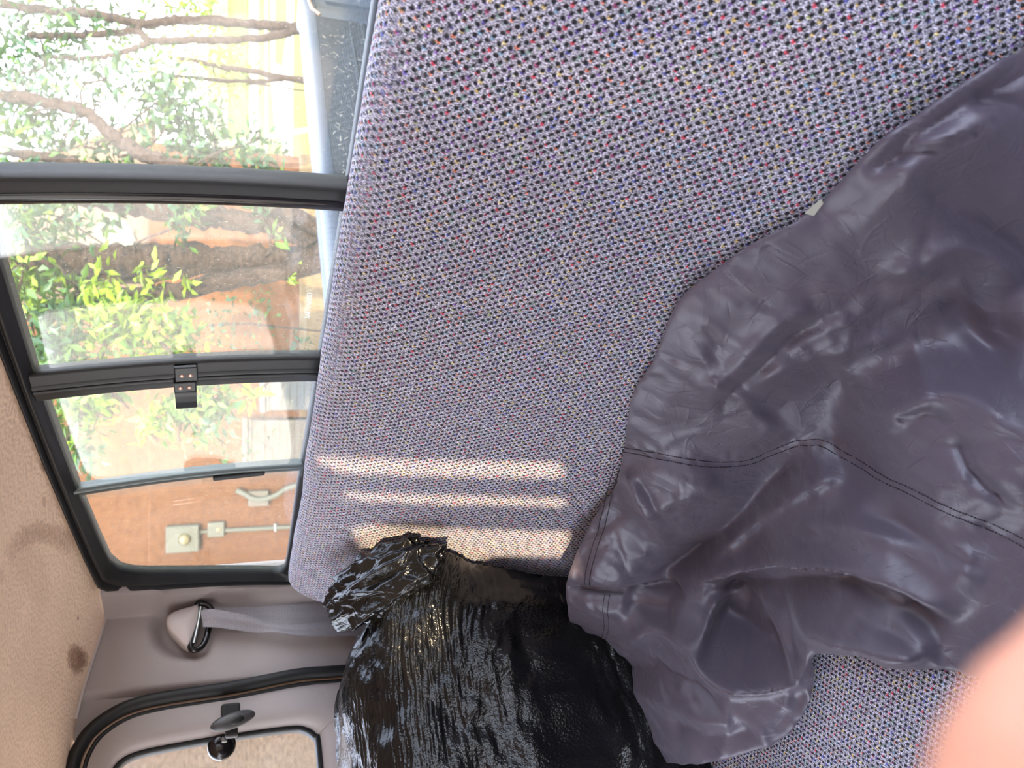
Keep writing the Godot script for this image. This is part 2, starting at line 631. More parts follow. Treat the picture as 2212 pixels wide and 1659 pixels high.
# ------------------------------------------------------------------ rear sliding window
func rear_window() -> void:
	var w := setting("window_1", "black framed sliding rear window of four dusty panes")
	var outer := [Vector2(0.78, 1.455), Vector2(0.0, 1.455), Vector2(-0.665, 1.455), Vector2(-0.659, 1.498), Vector2(-0.630, 1.594), Vector2(-0.608, 1.670), Vector2(-0.587, 1.735), Vector2(-0.578, 1.762), Vector2(-0.560, 1.784), Vector2(-0.535, 1.795), Vector2(-0.42, 1.800), Vector2(-0.15, 1.806), Vector2(0.1, 1.808), Vector2(0.4, 1.806), Vector2(0.78, 1.80)]
	var inner := [Vector2(0.74, 1.497), Vector2(0.29, 1.496), Vector2(-0.02, 1.498), Vector2(-0.30, 1.501), Vector2(-0.61, 1.500), Vector2(-0.638, 1.502), Vector2(-0.645, 1.512), Vector2(-0.618, 1.590), Vector2(-0.588, 1.668), Vector2(-0.562, 1.722), Vector2(-0.549, 1.743), Vector2(-0.528, 1.761), Vector2(-0.485, 1.772), Vector2(-0.395, 1.777), Vector2(-0.283, 1.782), Vector2(0.0, 1.788), Vector2(0.2, 1.786), Vector2(0.30, 1.782), Vector2(0.74, 1.775)]
	# align both loops corner by corner so that the gasket's width stays even
	var o2: Array = even(outer.slice(0, 3), 40) + even(outer.slice(2, 10), 40).slice(1) + even(outer.slice(9), 50).slice(1) + even([outer[-1], outer[0]], 12).slice(1, 11)
	var i2: Array = even(inner.slice(0, 6), 40) + even(inner.slice(5, 13), 40).slice(1) + even(inner.slice(12), 50).slice(1) + even([inner[-1], inner[0]], 12).slice(1, 11)
	var profile := [Vector2(0, -0.006), Vector2(0.0, 0.016), Vector2(0.08, 0.022), Vector2(0.2, 0.021), Vector2(0.28, 0.013), Vector2(0.36, 0.013), Vector2(0.44, 0.018), Vector2(0.62, 0.017), Vector2(0.72, 0.010), Vector2(0.92, 0.006), Vector2(1.0, 0.002), Vector2(1.0, -0.012)]
	var p := PackedVector3Array()
	for q in profile:
		for k in o2.size():
			var v: Vector2 = o2[k].lerp(i2[k], q.x)
			p.append(glass_at(v.x, v.y, q.y))
	part("gasket", net(p, o2.size(), profile.size(), true), M.rubber, w)
	# panes: [x at the bottom left, right, forward offset]
	var fixed_left := PackedVector2Array()
	for q in i2.slice(30, 100):
		if q.x < -0.243:
			fixed_left.append(q)
	fixed_left.append(Vector2(-0.243, 1.782))
	fixed_left.append(Vector2(-0.243, 1.50))
	pane(w, even(Array(fixed_left), 90, true), -0.002, M.dust_band)
	pane(w, even([Vector2(-0.270, 1.494), Vector2(-0.270, 1.788), Vector2(-0.01, 1.790), Vector2(-0.01, 1.494)], 80, true), 0.004, M.dust_heavy)
	pane(w, even([Vector2(0.01, 1.494), Vector2(0.01, 1.790), Vector2(0.268, 1.788), Vector2(0.268, 1.494)], 80, true), 0.004, M.dust_heavy)
	pane(w, even([Vector2(0.275, 1.494), Vector2(0.275, 1.788), Vector2(0.745, 1.780), Vector2(0.745, 1.494)], 80, true), -0.002, M.dust)
	# uprights
	upright(w, "divider", M.rubber, [Vector2(0.2715, -0.006), Vector2(0.2715, 0.012), Vector2(0.274, 0.014), Vector2(0.284, 0.014), Vector2(0.287, 0.011), Vector2(0.288, -0.006)])
	upright(w, "divider_channel", M.gloss_black, [Vector2(0.256, -0.004), Vector2(0.256, 0.006), Vector2(0.258, 0.010), Vector2(0.264, 0.012), Vector2(0.2695, 0.012), Vector2(0.2705, 0.009), Vector2(0.2705, -0.004)])
	upright(w, "meeting_stile", M.black_metal, [Vector2(0.001, -0.002), Vector2(0.001, 0.013), Vector2(0.003, 0.015), Vector2(0.007, 0.015), Vector2(0.008, 0.0125), Vector2(0.022, 0.0115), Vector2(0.025, 0.009), Vector2(0.026, -0.002)])
	upright(w, "meeting_stile", M.black_metal, [Vector2(-0.024, -0.002), Vector2(-0.023, 0.009), Vector2(-0.020, 0.011), Vector2(-0.008, 0.0115), Vector2(-0.006, 0.014), Vector2(-0.002, 0.014), Vector2(-0.0005, 0.012), Vector2(-0.0005, -0.002)])
	upright(w, "sliding_channel", M.channel, [Vector2(-0.262, -0.006), Vector2(-0.262, 0.001), Vector2(-0.256, 0.004), Vector2(-0.246, 0.004), Vector2(-0.243, 0.009), Vector2(-0.236, 0.009), Vector2(-0.234, -0.004)])
	part("stop_block", rbox(Vector3(0.010, 0.07, 0.008), 0.003), M.rubber, w, glass_at(-0.249, 1.585, 0.008), Basis(Vector3.RIGHT, 0.087))
	# latch on the meeting stiles
	var latch := part("latch", rbox(Vector3(0.026, 0.024, 0.005), 0.0015), M.black_metal, w, glass_at(0.0125, 1.644, 0.016), Basis(Vector3.RIGHT, 0.087))
	latch.set_meta("label", "black two-plate window latch with four screws")
	part("catch_plate", rbox(Vector3(0.021, 0.024, 0.006), 0.0015), M.black_metal, latch, Vector3(-0.0235, 0.002, 0.001))
	var tab := [Vector2(-0.030, 0.004), Vector2(-0.034, 0.0045), Vector2(-0.038, 0.0035), Vector2(-0.046, 0.0035), Vector2(-0.051, 0.006), Vector2(-0.0535, 0.010), Vector2(-0.0555, 0.010), Vector2(-0.0535, 0.004), Vector2(-0.048, 0.0005), Vector2(-0.038, 0.0), Vector2(-0.030, 0.0)]
	var tp := PackedVector3Array()
	for y in [-0.0095, -0.0085, 0.0125, 0.0135]:
		var shrink := 0.92 if absf(y - 0.002) > 0.011 else 1.0
		for q in tab:
			tp.append(Vector3(-0.042 + (q.x + 0.042) * shrink, y, 0.004 + (q.y - 0.004) * shrink))
	part("finger_tab", net(tp, tab.size(), 4, true), M.black_metal, latch)
	for s in [Vector3(-0.0015, 0.0045, 0.0025), Vector3(-0.0015, -0.0045, 0.0025), Vector3(-0.0225, 0.0070, 0.0042), Vector3(-0.0225, -0.0025, 0.0042)]:
		var sc := part("screw", joined([[lathe([Vector2(0.0, 0.0012), Vector2(0.0012, 0.0011), Vector2(0.0026, 0.0007), Vector2(0.0031, 0.0), Vector2(0.0031, -0.001)], 16), Transform3D(Basis(Vector3.RIGHT, PI / 2), Vector3.ZERO)]]), M.screw, latch, s)
		sc.set_meta("label", "worn brass-coloured screw")
	# maker's etching on the panes
	etched(w, "SAFEGUARD", 0.0055, glass_at(0.118, 1.5185, 0.0085), M.etch)
	etched(w, "--------", 0.0042, glass_at(-0.187, 1.5235, 0.0085), M.etch)
	etched(w, "- - -", 0.0035, glass_at(-0.598, 1.520, 0.0025), M.slot)

func etched(w: Node3D, text: String, size: float, at: Vector3, m: Material) -> void:
	var t := TextMesh.new()
	t.text = text
	t.font_size = 16
	t.pixel_size = size / 12.0
	t.depth = 0.0002
	part("etching", t, m, w, at, Basis(Vector3.RIGHT, 0.06))

func upright(w: Node3D, called: String, m: Material, profile: Array) -> void:
	var p := PackedVector3Array()
	for k in 25:
		var y := lerpf(1.488, 1.793, k / 24.0)
		for q in profile:
			p.append(glass_at(q.x, y, q.y))
	part(called, net(p, profile.size(), 25, true), m, w)

func pane(w: Node3D, loop: Array, off: float, dust: Material) -> void:
	var n := loop.size()
	var c := Vector2()
	for q in loop:
		c += q / n
	var st := []
	for side in [0.002, -0.002]:
		var p := PackedVector3Array()
		for r in [1.0, 0.8, 0.6, 0.4, 0.2, 0.02]:
			for q in loop:
				var v: Vector2 = c.lerp(q, r)
				p.append(glass_at(v.x, v.y, off + side))
		st.append(net(p, n, 6, true))
	var pn := part("pane", joined(st), M.glass, w)
	var p2 := PackedVector3Array()
	for r in [1.0, 0.8, 0.6, 0.4, 0.2, 0.02]:
		for q in loop:
			var v: Vector2 = c.lerp(q, r)
			p2.append(glass_at(v.x, v.y, off - 0.0026))
	part("dust", net(p2, n, 6, true), dust, pn).set_meta("kind", "stuff")

# ------------------------------------------------------------------ side window, its panel and seals
func side_window() -> void:
	var door := setting("door_1", "grey plastic panel round the pop-out side window")
	var inner := [Vector2(0.295, 1.450), Vector2(0.270, 1.457), Vector2(0.257, 1.474), Vector2(0.2525, 1.495), Vector2(0.2525, 1.55), Vector2(0.254, 1.60), Vector2(0.255, 1.63), Vector2(0.259, 1.695), Vector2(0.263, 1.733), Vector2(0.271, 1.756), Vector2(0.288, 1.769), Vector2(0.32, 1.776), Vector2(0.5, 1.782), Vector2(0.69, 1.778), Vector2(0.715, 1.765), Vector2(0.725, 1.73), Vector2(0.728, 1.6), Vector2(0.725, 1.49), Vector2(0.71, 1.46), Vector2(0.68, 1.449), Vector2(0.5, 1.447)]
	var outer := [Vector2(0.22, 1.30), Vector2(0.186, 1.34), Vector2(0.184, 1.42), Vector2(0.186, 1.486), Vector2(0.189, 1.54), Vector2(0.191, 1.594), Vector2(0.194, 1.64), Vector2(0.198, 1.701), Vector2(0.208, 1.752), Vector2(0.234, 1.788), Vector2(0.266, 1.806), Vector2(0.32, 1.816), Vector2(0.5, 1.828), Vector2(0.72, 1.826), Vector2(0.79, 1.815), Vector2(0.81, 1.75), Vector2(0.815, 1.6), Vector2(0.815, 1.42), Vector2(0.80, 1.32), Vector2(0.74, 1.30), Vector2(0.5, 1.30)]
	var i2 := curve(inner, 168, true)
	var o2 := curve(outer, 168, true)
	var rows := [Vector2(0, -0.03), Vector2(0.0, -0.004), Vector2(0.04, 0.001), Vector2(0.15, 0.003), Vector2(0.4, 0.006), Vector2(0.6, 0.009), Vector2(0.75, 0.008), Vector2(0.88, 0.002), Vector2(0.96, -0.008), Vector2(1.0, -0.018), Vector2(1.0, -0.03)]
	var p := PackedVector3Array()
	for r in rows:
		for k in 168:
			var v: Vector2 = o2[k].lerp(i2[k], r.x)
			p.append(Vector3(wall_x(v.y) + r.y, v.y, v.x))
	part("window_panel", net(p, 168, rows.size(), true), M.plastic, door)
	var win := setting("window_2", "pop-out side window with a black seal and a knobbed latch")
	# seal
	p = PackedVector3Array()
	var seal := [Vector2(-0.003, -0.028), Vector2(-0.003, -0.011), Vector2(0.002, -0.008), Vector2(0.0055, -0.010), Vector2(0.0065, -0.020), Vector2(0.0065, -0.028)]
	for r in seal:
		for k in 168:
			var dir: Vector2 = (i2[(k + 1) % 168] - i2[k - 1]).orthogonal().normalized()
			var v: Vector2 = i2[k] + dir * r.x * (1.0 if dir.dot(Vector2(0.49, 1.61) - i2[k]) > 0 else -1.0)
			p.append(Vector3(wall_x(v.y) + r.y, v.y, v.x))
	part("seal", net(p, 168, seal.size(), true), M.rubber, win)
	var st := []
	for side in [0.0, 0.004]:
		p = PackedVector3Array()
		for r in [1.0, 0.7, 0.4, 0.02]:
			for k in 168:
				var v: Vector2 = Vector2(0.49, 1.61).lerp(i2[k], r)
				p.append(Vector3(wall_x(v.y) - 0.026 + side, v.y, v.x))
		st.append(net(p, 168, 4, true))
	var pn := part("pane", joined(st), M.glass, win)
	p = PackedVector3Array()
	for r in [1.0, 0.7, 0.4, 0.02]:
		for k in 168:
			var v: Vector2 = Vector2(0.49, 1.61).lerp(i2[k], r)
			p.append(Vector3(wall_x(v.y) - 0.0275, v.y, v.x))
	part("dust", net(p, 168, 4, true), M.dust_heavy, pn).set_meta("kind", "stuff")
	# latch: foot on the panel, folding link, oval knob, round boss on the glass
	var lean := Basis(Vector3.BACK, -0.149)
	var latch := part("latch", rbox(Vector3(0.016, 0.030, 0.026), 0.004, 3), M.rubber, win, Vector3(wall_x(1.596) + 0.012, 1.596, 0.222), lean)
	latch.set_meta("label", "dark folding latch with an oval knob and round glass boss")
	part("link", rbox(Vector3(0.010, 0.020, 0.04), 0.004, 3), M.knob, latch, Vector3(0.008, 0.0, 0.024), Basis(Vector3.UP, 0.25))
	var oval := SphereMesh.new()
	oval.radius = 0.5
	oval.height = 1.0
	oval.radial_segments = 32
	oval.rings = 16
	part("knob", oval, M.knob, latch, Vector3(0.026, 0.000, 0.020), Basis(Vector3.RIGHT, 0.22).scaled_local(Vector3(0.020, 0.072, 0.026)))
	part("knob_dimple", oval, M.rubber, latch, Vector3(0.0335, -0.004, 0.021), Basis(Vector3.RIGHT, 0.22).scaled_local(Vector3(0.007, 0.026, 0.014)))
	part("boss", lathe([Vector2(0, 0.009), Vector2(0.012, 0.008), Vector2(0.0165, 0.006), Vector2(0.019, 0.003), Vector2(0.022, 0.002), Vector2(0.022, -0.008)], 32), M.gloss_black, latch, Vector3(-0.024, 0.010, 0.046), Basis(Vector3.BACK, -PI / 2))
	part("pin", rbox(Vector3(0.008, 0.009, 0.009), 0.002), M.chrome, latch, Vector3(0.002, 0.010, 0.043))
	# door seal: a fat rubber strip, a strip of painted metal, a thin second strip
	var trim := setting("trim_1", "black rubber door seal running up and over the side panel")
	var a := [Vector3(0, 1.25, 0.168), Vector3(0, 1.414, 0.168), Vector3(0, 1.485, 0.168), Vector3(0, 1.594, 0.180), Vector3(0, 1.702, 0.187), Vector3(0, 1.755, 0.197), Vector3(0, 1.793, 0.219), Vector3(0, 1.812, 0.245), Vector3(0, 1.822, 0.285), Vector3(0, 1.830, 0.40), Vector3(0, 1.838, 0.8)]
	var path := curve(a, 80)
	var fat := []
	var thin := []
	var tan_strip := []
	for k in path.size():
		var q: Vector3 = path[k]
		var t: Vector3 = (path[mini(k + 1, path.size() - 1)] - path[maxi(k - 1, 0)]).normalized()
		var nrm := Vector3(0, -t.z, t.y)
		q.x = wall_x(q.y)
		fat.append(q + Vector3(0.004, 0, 0))
		tan_strip.append(q + nrm * 0.0125 + Vector3(-0.004, 0, 0))
		thin.append(q + nrm * 0.017 + Vector3(0.0, 0, 0))
	part("seal", tube(fat, 0.0105, 12), M.rubber, trim)
	part("flange", tube(tan_strip, 0.005, 8), M.body_tan, trim)
	part("seal_lip", tube(thin, 0.0035, 8), M.rubber, trim)

# ------------------------------------------------------------------ rear bench
func bench_z(y: float) -> float:      # front face of the backrest
	return 0.094 + 0.292 * (1.48 - y)

func seat() -> void:
	var s := thing("bench_seat", "grey flecked knit fabric bench seat under the rear window", "seat", Vector3(0, 0.62, 0))
	# backrest: a rounded slab, reclined, with soft wrinkles
	var slab := rbox(Vector3(1.36, 0.62, 0.10), 0.042, 6)
	var fine := subdivided(1.36, 0.62, 0.10, 0.042)
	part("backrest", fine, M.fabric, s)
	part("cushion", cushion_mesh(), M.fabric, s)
	slab = null

func n_(seed_: int, f: float) -> FastNoiseLite:
	var n := FastNoiseLite.new()
	n.seed = seed_
	n.frequency = f
	n.fractal_octaves = 3
	return n

func subdivided(_w: float, _h: float, _d: float, _r: float) -> ArrayMesh:
	# profile round the slab in (y, z), swept across x with closed, rounded ends
	var nv := 96
	var nu := 150
	var p := PackedVector3Array()
	var noise := n_(3, 3.0)
	var x0 := -0.572
	var x1 := 0.80
	for i in nu:
		var t := float(i) / (nu - 1)
		var x := lerpf(x0, x1, t)
		# inset near the ends
		var e := minf(x - x0, x1 - x)
		var inset := 0.06 - sqrt(maxf(0.0, 0.06 * 0.06 - pow(maxf(0.0, 0.06 - e), 2.0)))
		for k in nv:
			var f := TAU * k / nv
			# superellipse in the slab's own plane
			var c := cos(f)
			var q := sin(f)
			var yy := signf(q) * pow(absf(q), 0.30) * (0.31 - inset)
			var zz := signf(c) * pow(absf(c), 0.46) * maxf(0.004, 0.052 - inset * 0.8)
			if zz > 0.0:
				zz += 0.0035 * noise.get_noise_2d(x * 2.2, yy * 0.9 + 7.0)
				zz += 0.010 * (1.0 - pow(absf(yy) / 0.31, 2.0))
			yy += 0.004 * noise.get_noise_2d(x * 1.2, 40.0)
			var y := 1.201 + yy * 0.965 - zz * 0.0 + zz * 0.27
			var z := bench_z(1.201) - 0.060 - yy * 0.272 + zz * 0.96
			p.append(Vector3(x, y - 0.62, z))
	var body := net(p, nv, nu, true)
	var caps := []
	for e in [0, nu - 1]:
		var ring := PackedVector3Array()
		for k in nv:
			ring.append(p[e * nv + k])
		caps.append(fan(ring, e > 0))
	return joined([body] + caps)

func cushion_mesh() -> ArrayMesh:
	var nv := 90
	var nu := 120
	var p := PackedVector3Array()
	var noise := n_(8, 3.0)
	for i in nu:
		var x := lerpf(-0.60, 0.80, float(i) / (nu - 1))
		var e := minf(x + 0.60, 0.80 - x)
		var inset := 0.05 - sqrt(maxf(0.0, 0.0025 - pow(maxf(0.0, 0.05 - e), 2.0)))
		for k in nv:
			var f := TAU * k / nv
			var zz := signf(cos(f)) * pow(absf(cos(f)), 0.35) * (0.27 - inset)
			var yy := signf(sin(f)) * pow(absf(sin(f)), 0.42) * maxf(0.004, 0.085 - inset)
			if yy > 0:
				yy += 0.006 * noise.get_noise_2d(x * 2.0, zz * 2.0) + 0.012 * (1.0 - pow(zz / 0.27, 2.0))
			p.append(Vector3(x, 0.905 + yy - 0.62, 0.44 + zz))
	var body := net(p, nv, nu, true)
	var caps := []
	for e in [0, nu - 1]:
		var ring := PackedVector3Array()
		for k in nv:
			ring.append(p[e * nv + k])
		caps.append(fan(ring, e > 0))
	return joined([body] + caps)

# ------------------------------------------------------------------ seat belt
func seat_belt() -> void:
	var b := thing("seat_belt", "grey seat belt hanging from a capped anchor on the pillar trim", "seat belt", Vector3(wall_x(1.66), 1.66, 0.07))
	var o := Vector3(wall_x(1.66), 1.66, 0.07)
	var outline := [Vector2(0.064, 1.7005), Vector2(0.050, 1.697), Vector2(0.042, 1.682), Vector2(0.036, 1.660), Vector2(0.033, 1.648), Vector2(0.050, 1.6465), Vector2(0.072, 1.650), Vector2(0.092, 1.656), Vector2(0.108, 1.663), Vector2(0.103, 1.674), Vector2(0.090, 1.685), Vector2(0.078, 1.695)]
	var loop := even(curve(outline, 72, true), 72, true)
	var mid := Vector2(0.068, 1.668)
	var p := PackedVector3Array()
	for r in [Vector2(1.0, -0.008), Vector2(1.0, 0.010), Vector2(0.985, 0.016), Vector2(0.94, 0.0205), Vector2(0.86, 0.023), Vector2(0.6, 0.026), Vector2(0.3, 0.0275), Vector2(0.02, 0.028)]:
		for q in loop:
			var v: Vector2 = mid.lerp(q, r.x)
			p.append(Vector3(wall_x(v.y) + r.y - 0.006, v.y, v.x) - o)
	part("anchor_cap", net(p, 72, 8, true), M.cap, b)
	# slotted metal guide under the cap
	var ring := []
	for q in curve([Vector2(0.032, 1.650), Vector2(0.034, 1.638), Vector2(0.042, 1.629), Vector2(0.056, 1.627), Vector2(0.080, 1.632), Vector2(0.100, 1.637), Vector2(0.112, 1.646), Vector2(0.113, 1.658), Vector2(0.100, 1.660), Vector2(0.07, 1.652), Vector2(0.045, 1.649)], 66, true):
		ring.append(Vector3(wall_x(q.y) + 0.012, q.y, q.x) - o)
	part("belt_guide", tube(ring, 0.0052, 10, true), M.gloss_black, b)
	var bar := []
	for q in [Vector2(0.040, 1.645), Vector2(0.07, 1.6485), Vector2(0.104, 1.655)]:
		bar.append(Vector3(wall_x(q.y) + 0.015, q.y, q.x) - o)
	part("guide_bar", tube(curve(bar, 8), 0.004, 8), M.chrome, b)
	# the strap: a wide run down behind the seat, and the folded, twisted run in front of it
	ribbon(b, "strap", o, [[Vector3(0.010, 1.640, 0.040), Vector3(0.010, 1.638, 0.072)], [Vector3(0.008, 1.56, 0.042), Vector3(0.008, 1.56, 0.078)], [Vector3(0.008, 1.497, 0.041), Vector3(0.008, 1.498, 0.082)], [Vector3(0.006, 1.40, 0.040), Vector3(0.006, 1.40, 0.086)], [Vector3(0.004, 1.25, 0.040), Vector3(0.004, 1.25, 0.087)]])
	ribbon(b, "strap", o, [[Vector3(0.030, 1.645, 0.052), Vector3(0.026, 1.640, 0.080)], [Vector3(0.036, 1.628, 0.052), Vector3(0.030, 1.622, 0.083)], [Vector3(0.036, 1.600, 0.058), Vector3(0.026, 1.590, 0.088)], [Vector3(0.034, 1.565, 0.067), Vector3(0.022, 1.552, 0.094)], [Vector3(0.024, 1.530, 0.078), Vector3(0.030, 1.515, 0.100)], [Vector3(0.020, 1.49, 0.083), Vector3(0.026, 1.48, 0.106)], [Vector3(0.018, 1.40, 0.080), Vector3(0.020, 1.40, 0.110)], [Vector3(0.014, 1.25, 0.078), Vector3(0.014, 1.25, 0.115)]])

# rows of [one edge, other edge]: x is the distance from the trim
func ribbon(parent: Node3D, called: String, o: Vector3, rows: Array) -> void:
	var a := []
	var b := []
	for r in rows:
		a.append(Vector3(wall_x(r[0].y) + r[0].x, r[0].y, r[0].z) - o)
		b.append(Vector3(wall_x(r[1].y) + r[1].x, r[1].y, r[1].z) - o)
	a = curve(a, 60)
	b = curve(b, 60)
	var p := PackedVector3Array()
	var across := 9
	for k in a.size():
		var t: Vector3 = (a[mini(k + 1, a.size() - 1)] - a[maxi(k - 1, 0)]).normalized()
		var n := t.cross(b[k] - a[k]).normalized()
		for j in across:
			p.append(a[k].lerp(b[k], j / (across - 1.0)) + n * (0.0007 + 0.0012 * sin(j * 1.3 + 0.5)))
		for j in range(across - 1, -1, -1):
			p.append(a[k].lerp(b[k], j / (across - 1.0)) + n * (-0.0007 + 0.0012 * sin(j * 1.3 + 0.5)))
	part(called, net(p, across * 2, a.size(), true), M.web, parent)

# ------------------------------------------------------------------ the pickup bed behind the cab
func truck_bed() -> void:
	var b := thing("pickup_bed", "pale painted pickup bed with a dark lined inside behind the cab", "truck bed", Vector3(0, 0.5, -1.1))
	var o := Vector3(0, 0.5, -1.1)
	var paint := mat(Color(0.345, 0.375, 0.42), 0.4)
	paint.clearcoat_enabled = true
	paint.clearcoat = 0.5
	var liner := tri(mat(Color(0.19, 0.20, 0.215), 0.85), 5.0)
	liner.albedo_texture = noise_tex(0.02, 512, [[0.25, 0.55, 0.8], [Color(0.75, 0.75, 0.76), Color(0.95, 0.95, 0.97), Color(1.2, 1.2, 1.2)]], 31)
	liner.normal_enabled = true
	liner.normal_texture = noise_normal(0.12, 512, 6.0, 32)
	for sx in [-1.0, 1.0]:
		# rail: top face, groove, inner lip
		var profile := [Vector2(0.86, 0.75), Vector2(0.86, 1.335), Vector2(0.845, 1.355), Vector2(0.80, 1.362), Vector2(0.765, 1.362), Vector2(0.762, 1.356), Vector2(0.756, 1.356), Vector2(0.753, 1.362), Vector2(0.722, 1.360), Vector2(0.712, 1.352), Vector2(0.711, 1.315), Vector2(0.735, 1.312), Vector2(0.735, 0.75)]
		var p := PackedVector3Array()
		for k in 13:
			for q in profile:
				p.append(Vector3(q.x * sx, q.y, lerpf(-0.10, -2.16, k / 12.0)) - o)
		part("side_panel", net(p, profile.size(), 13, true), paint, b)
		part("liner_side", rbox(Vector3(0.02, 0.50, 1.96), 0.006), liner, b, Vector3(0.722 * sx, 1.065, -1.07) - o)
		for k in 5:
			part("liner_rib", rbox(Vector3(0.012, 0.012, 1.94), 0.005), liner, b, Vector3(0.711 * sx, 1.02 + 0.045 * k, -1.07) - o)
	part("bed_floor", rbox(Vector3(1.44, 0.05, 2.0), 0.01), liner, b, Vector3(0, 0.82, -1.10) - o)
	var gate := part("tailgate", rbox(Vector3(1.70, 0.58, 0.06), 0.018, 3), paint, b, Vector3(0, 1.075, -2.17) - o)
	part("inner_panel", rbox(Vector3(1.40, 0.46, 0.02), 0.008), paint, gate, Vector3(0, -0.02, 0.038))
	var lip := []
	for q in [Vector3(-0.715, 1.30, -2.06), Vector3(-0.712, 1.325, -2.085), Vector3(-0.70, 1.335, -2.115), Vector3(-0.62, 1.337, -2.118), Vector3(0.7, 1.337, -2.118)]:
		lip.append(q - o)
	part("gate_seal", tube(lip, 0.007, 8), M.body_tan, b)
	part("front_panel", rbox(Vector3(1.5, 0.48, 0.03), 0.01), paint, b, Vector3(0, 1.06, -0.10) - o)
	# bits of straw and grit caught on the liner
	var st := SurfaceTool.new()
	st.begin(Mesh.PRIMITIVE_TRIANGLES)
	var r := RandomNumberGenerator.new()
	r.seed = 77
	for k in 700:
		var at := Vector3(-0.709, r.randf_range(0.98, 1.30), r.randf_range(-0.3, -1.95)) - o
		var t := Vector3(0, r.randf_range(-1, 1), r.randf_range(-1, 1)).normalized() * r.randf_range(0.002, 0.012)
		var w := t.cross(Vector3.RIGHT).normalized() * r.randf_range(0.0006, 0.0018)
		var lift := Vector3(r.randf_range(0.001, 0.004), 0, 0)
		for v in [at - t - w, at - t + w, at + t + lift, at - t - w, at + t + lift, at + t + lift - w]:
			st.add_vertex(v)
	st.generate_normals()
	part("straw", st.commit(), mat(Color(0.66, 0.63, 0.55), 0.9), b).set_meta("kind", "stuff")

# ------------------------------------------------------------------ outdoors, laid out square to the house front: s along it, d away from it
const EYE_S := Vector3(0.578, 0, -0.816)
const EYE_D := Vector3(-0.816, 0, -0.578)
func out_at(s: float, h: float, d: float) -> Vector3:
	return Vector3(0.766, 0, 0.562) + EYE_S * s + EYE_D * d + Vector3(0, h, 0)

var HOUSE := Basis(EYE_S, Vector3.UP, -EYE_D)

func stucco(c: Color, seed_: int) -> StandardMaterial3D:
	var m := tri(mat(c, 0.95), 0.9)
	m.albedo_texture = noise_tex(0.012, 1024, [[0.2, 0.5, 0.8], [Color(0.84, 0.80, 0.76), Color(0.95, 0.93, 0.9), Color(1, 1, 1)]], seed_, 6)
	m.normal_enabled = true
	m.normal_texture = noise_normal(0.09, 1024, 4.0, seed_ + 1)
	return m

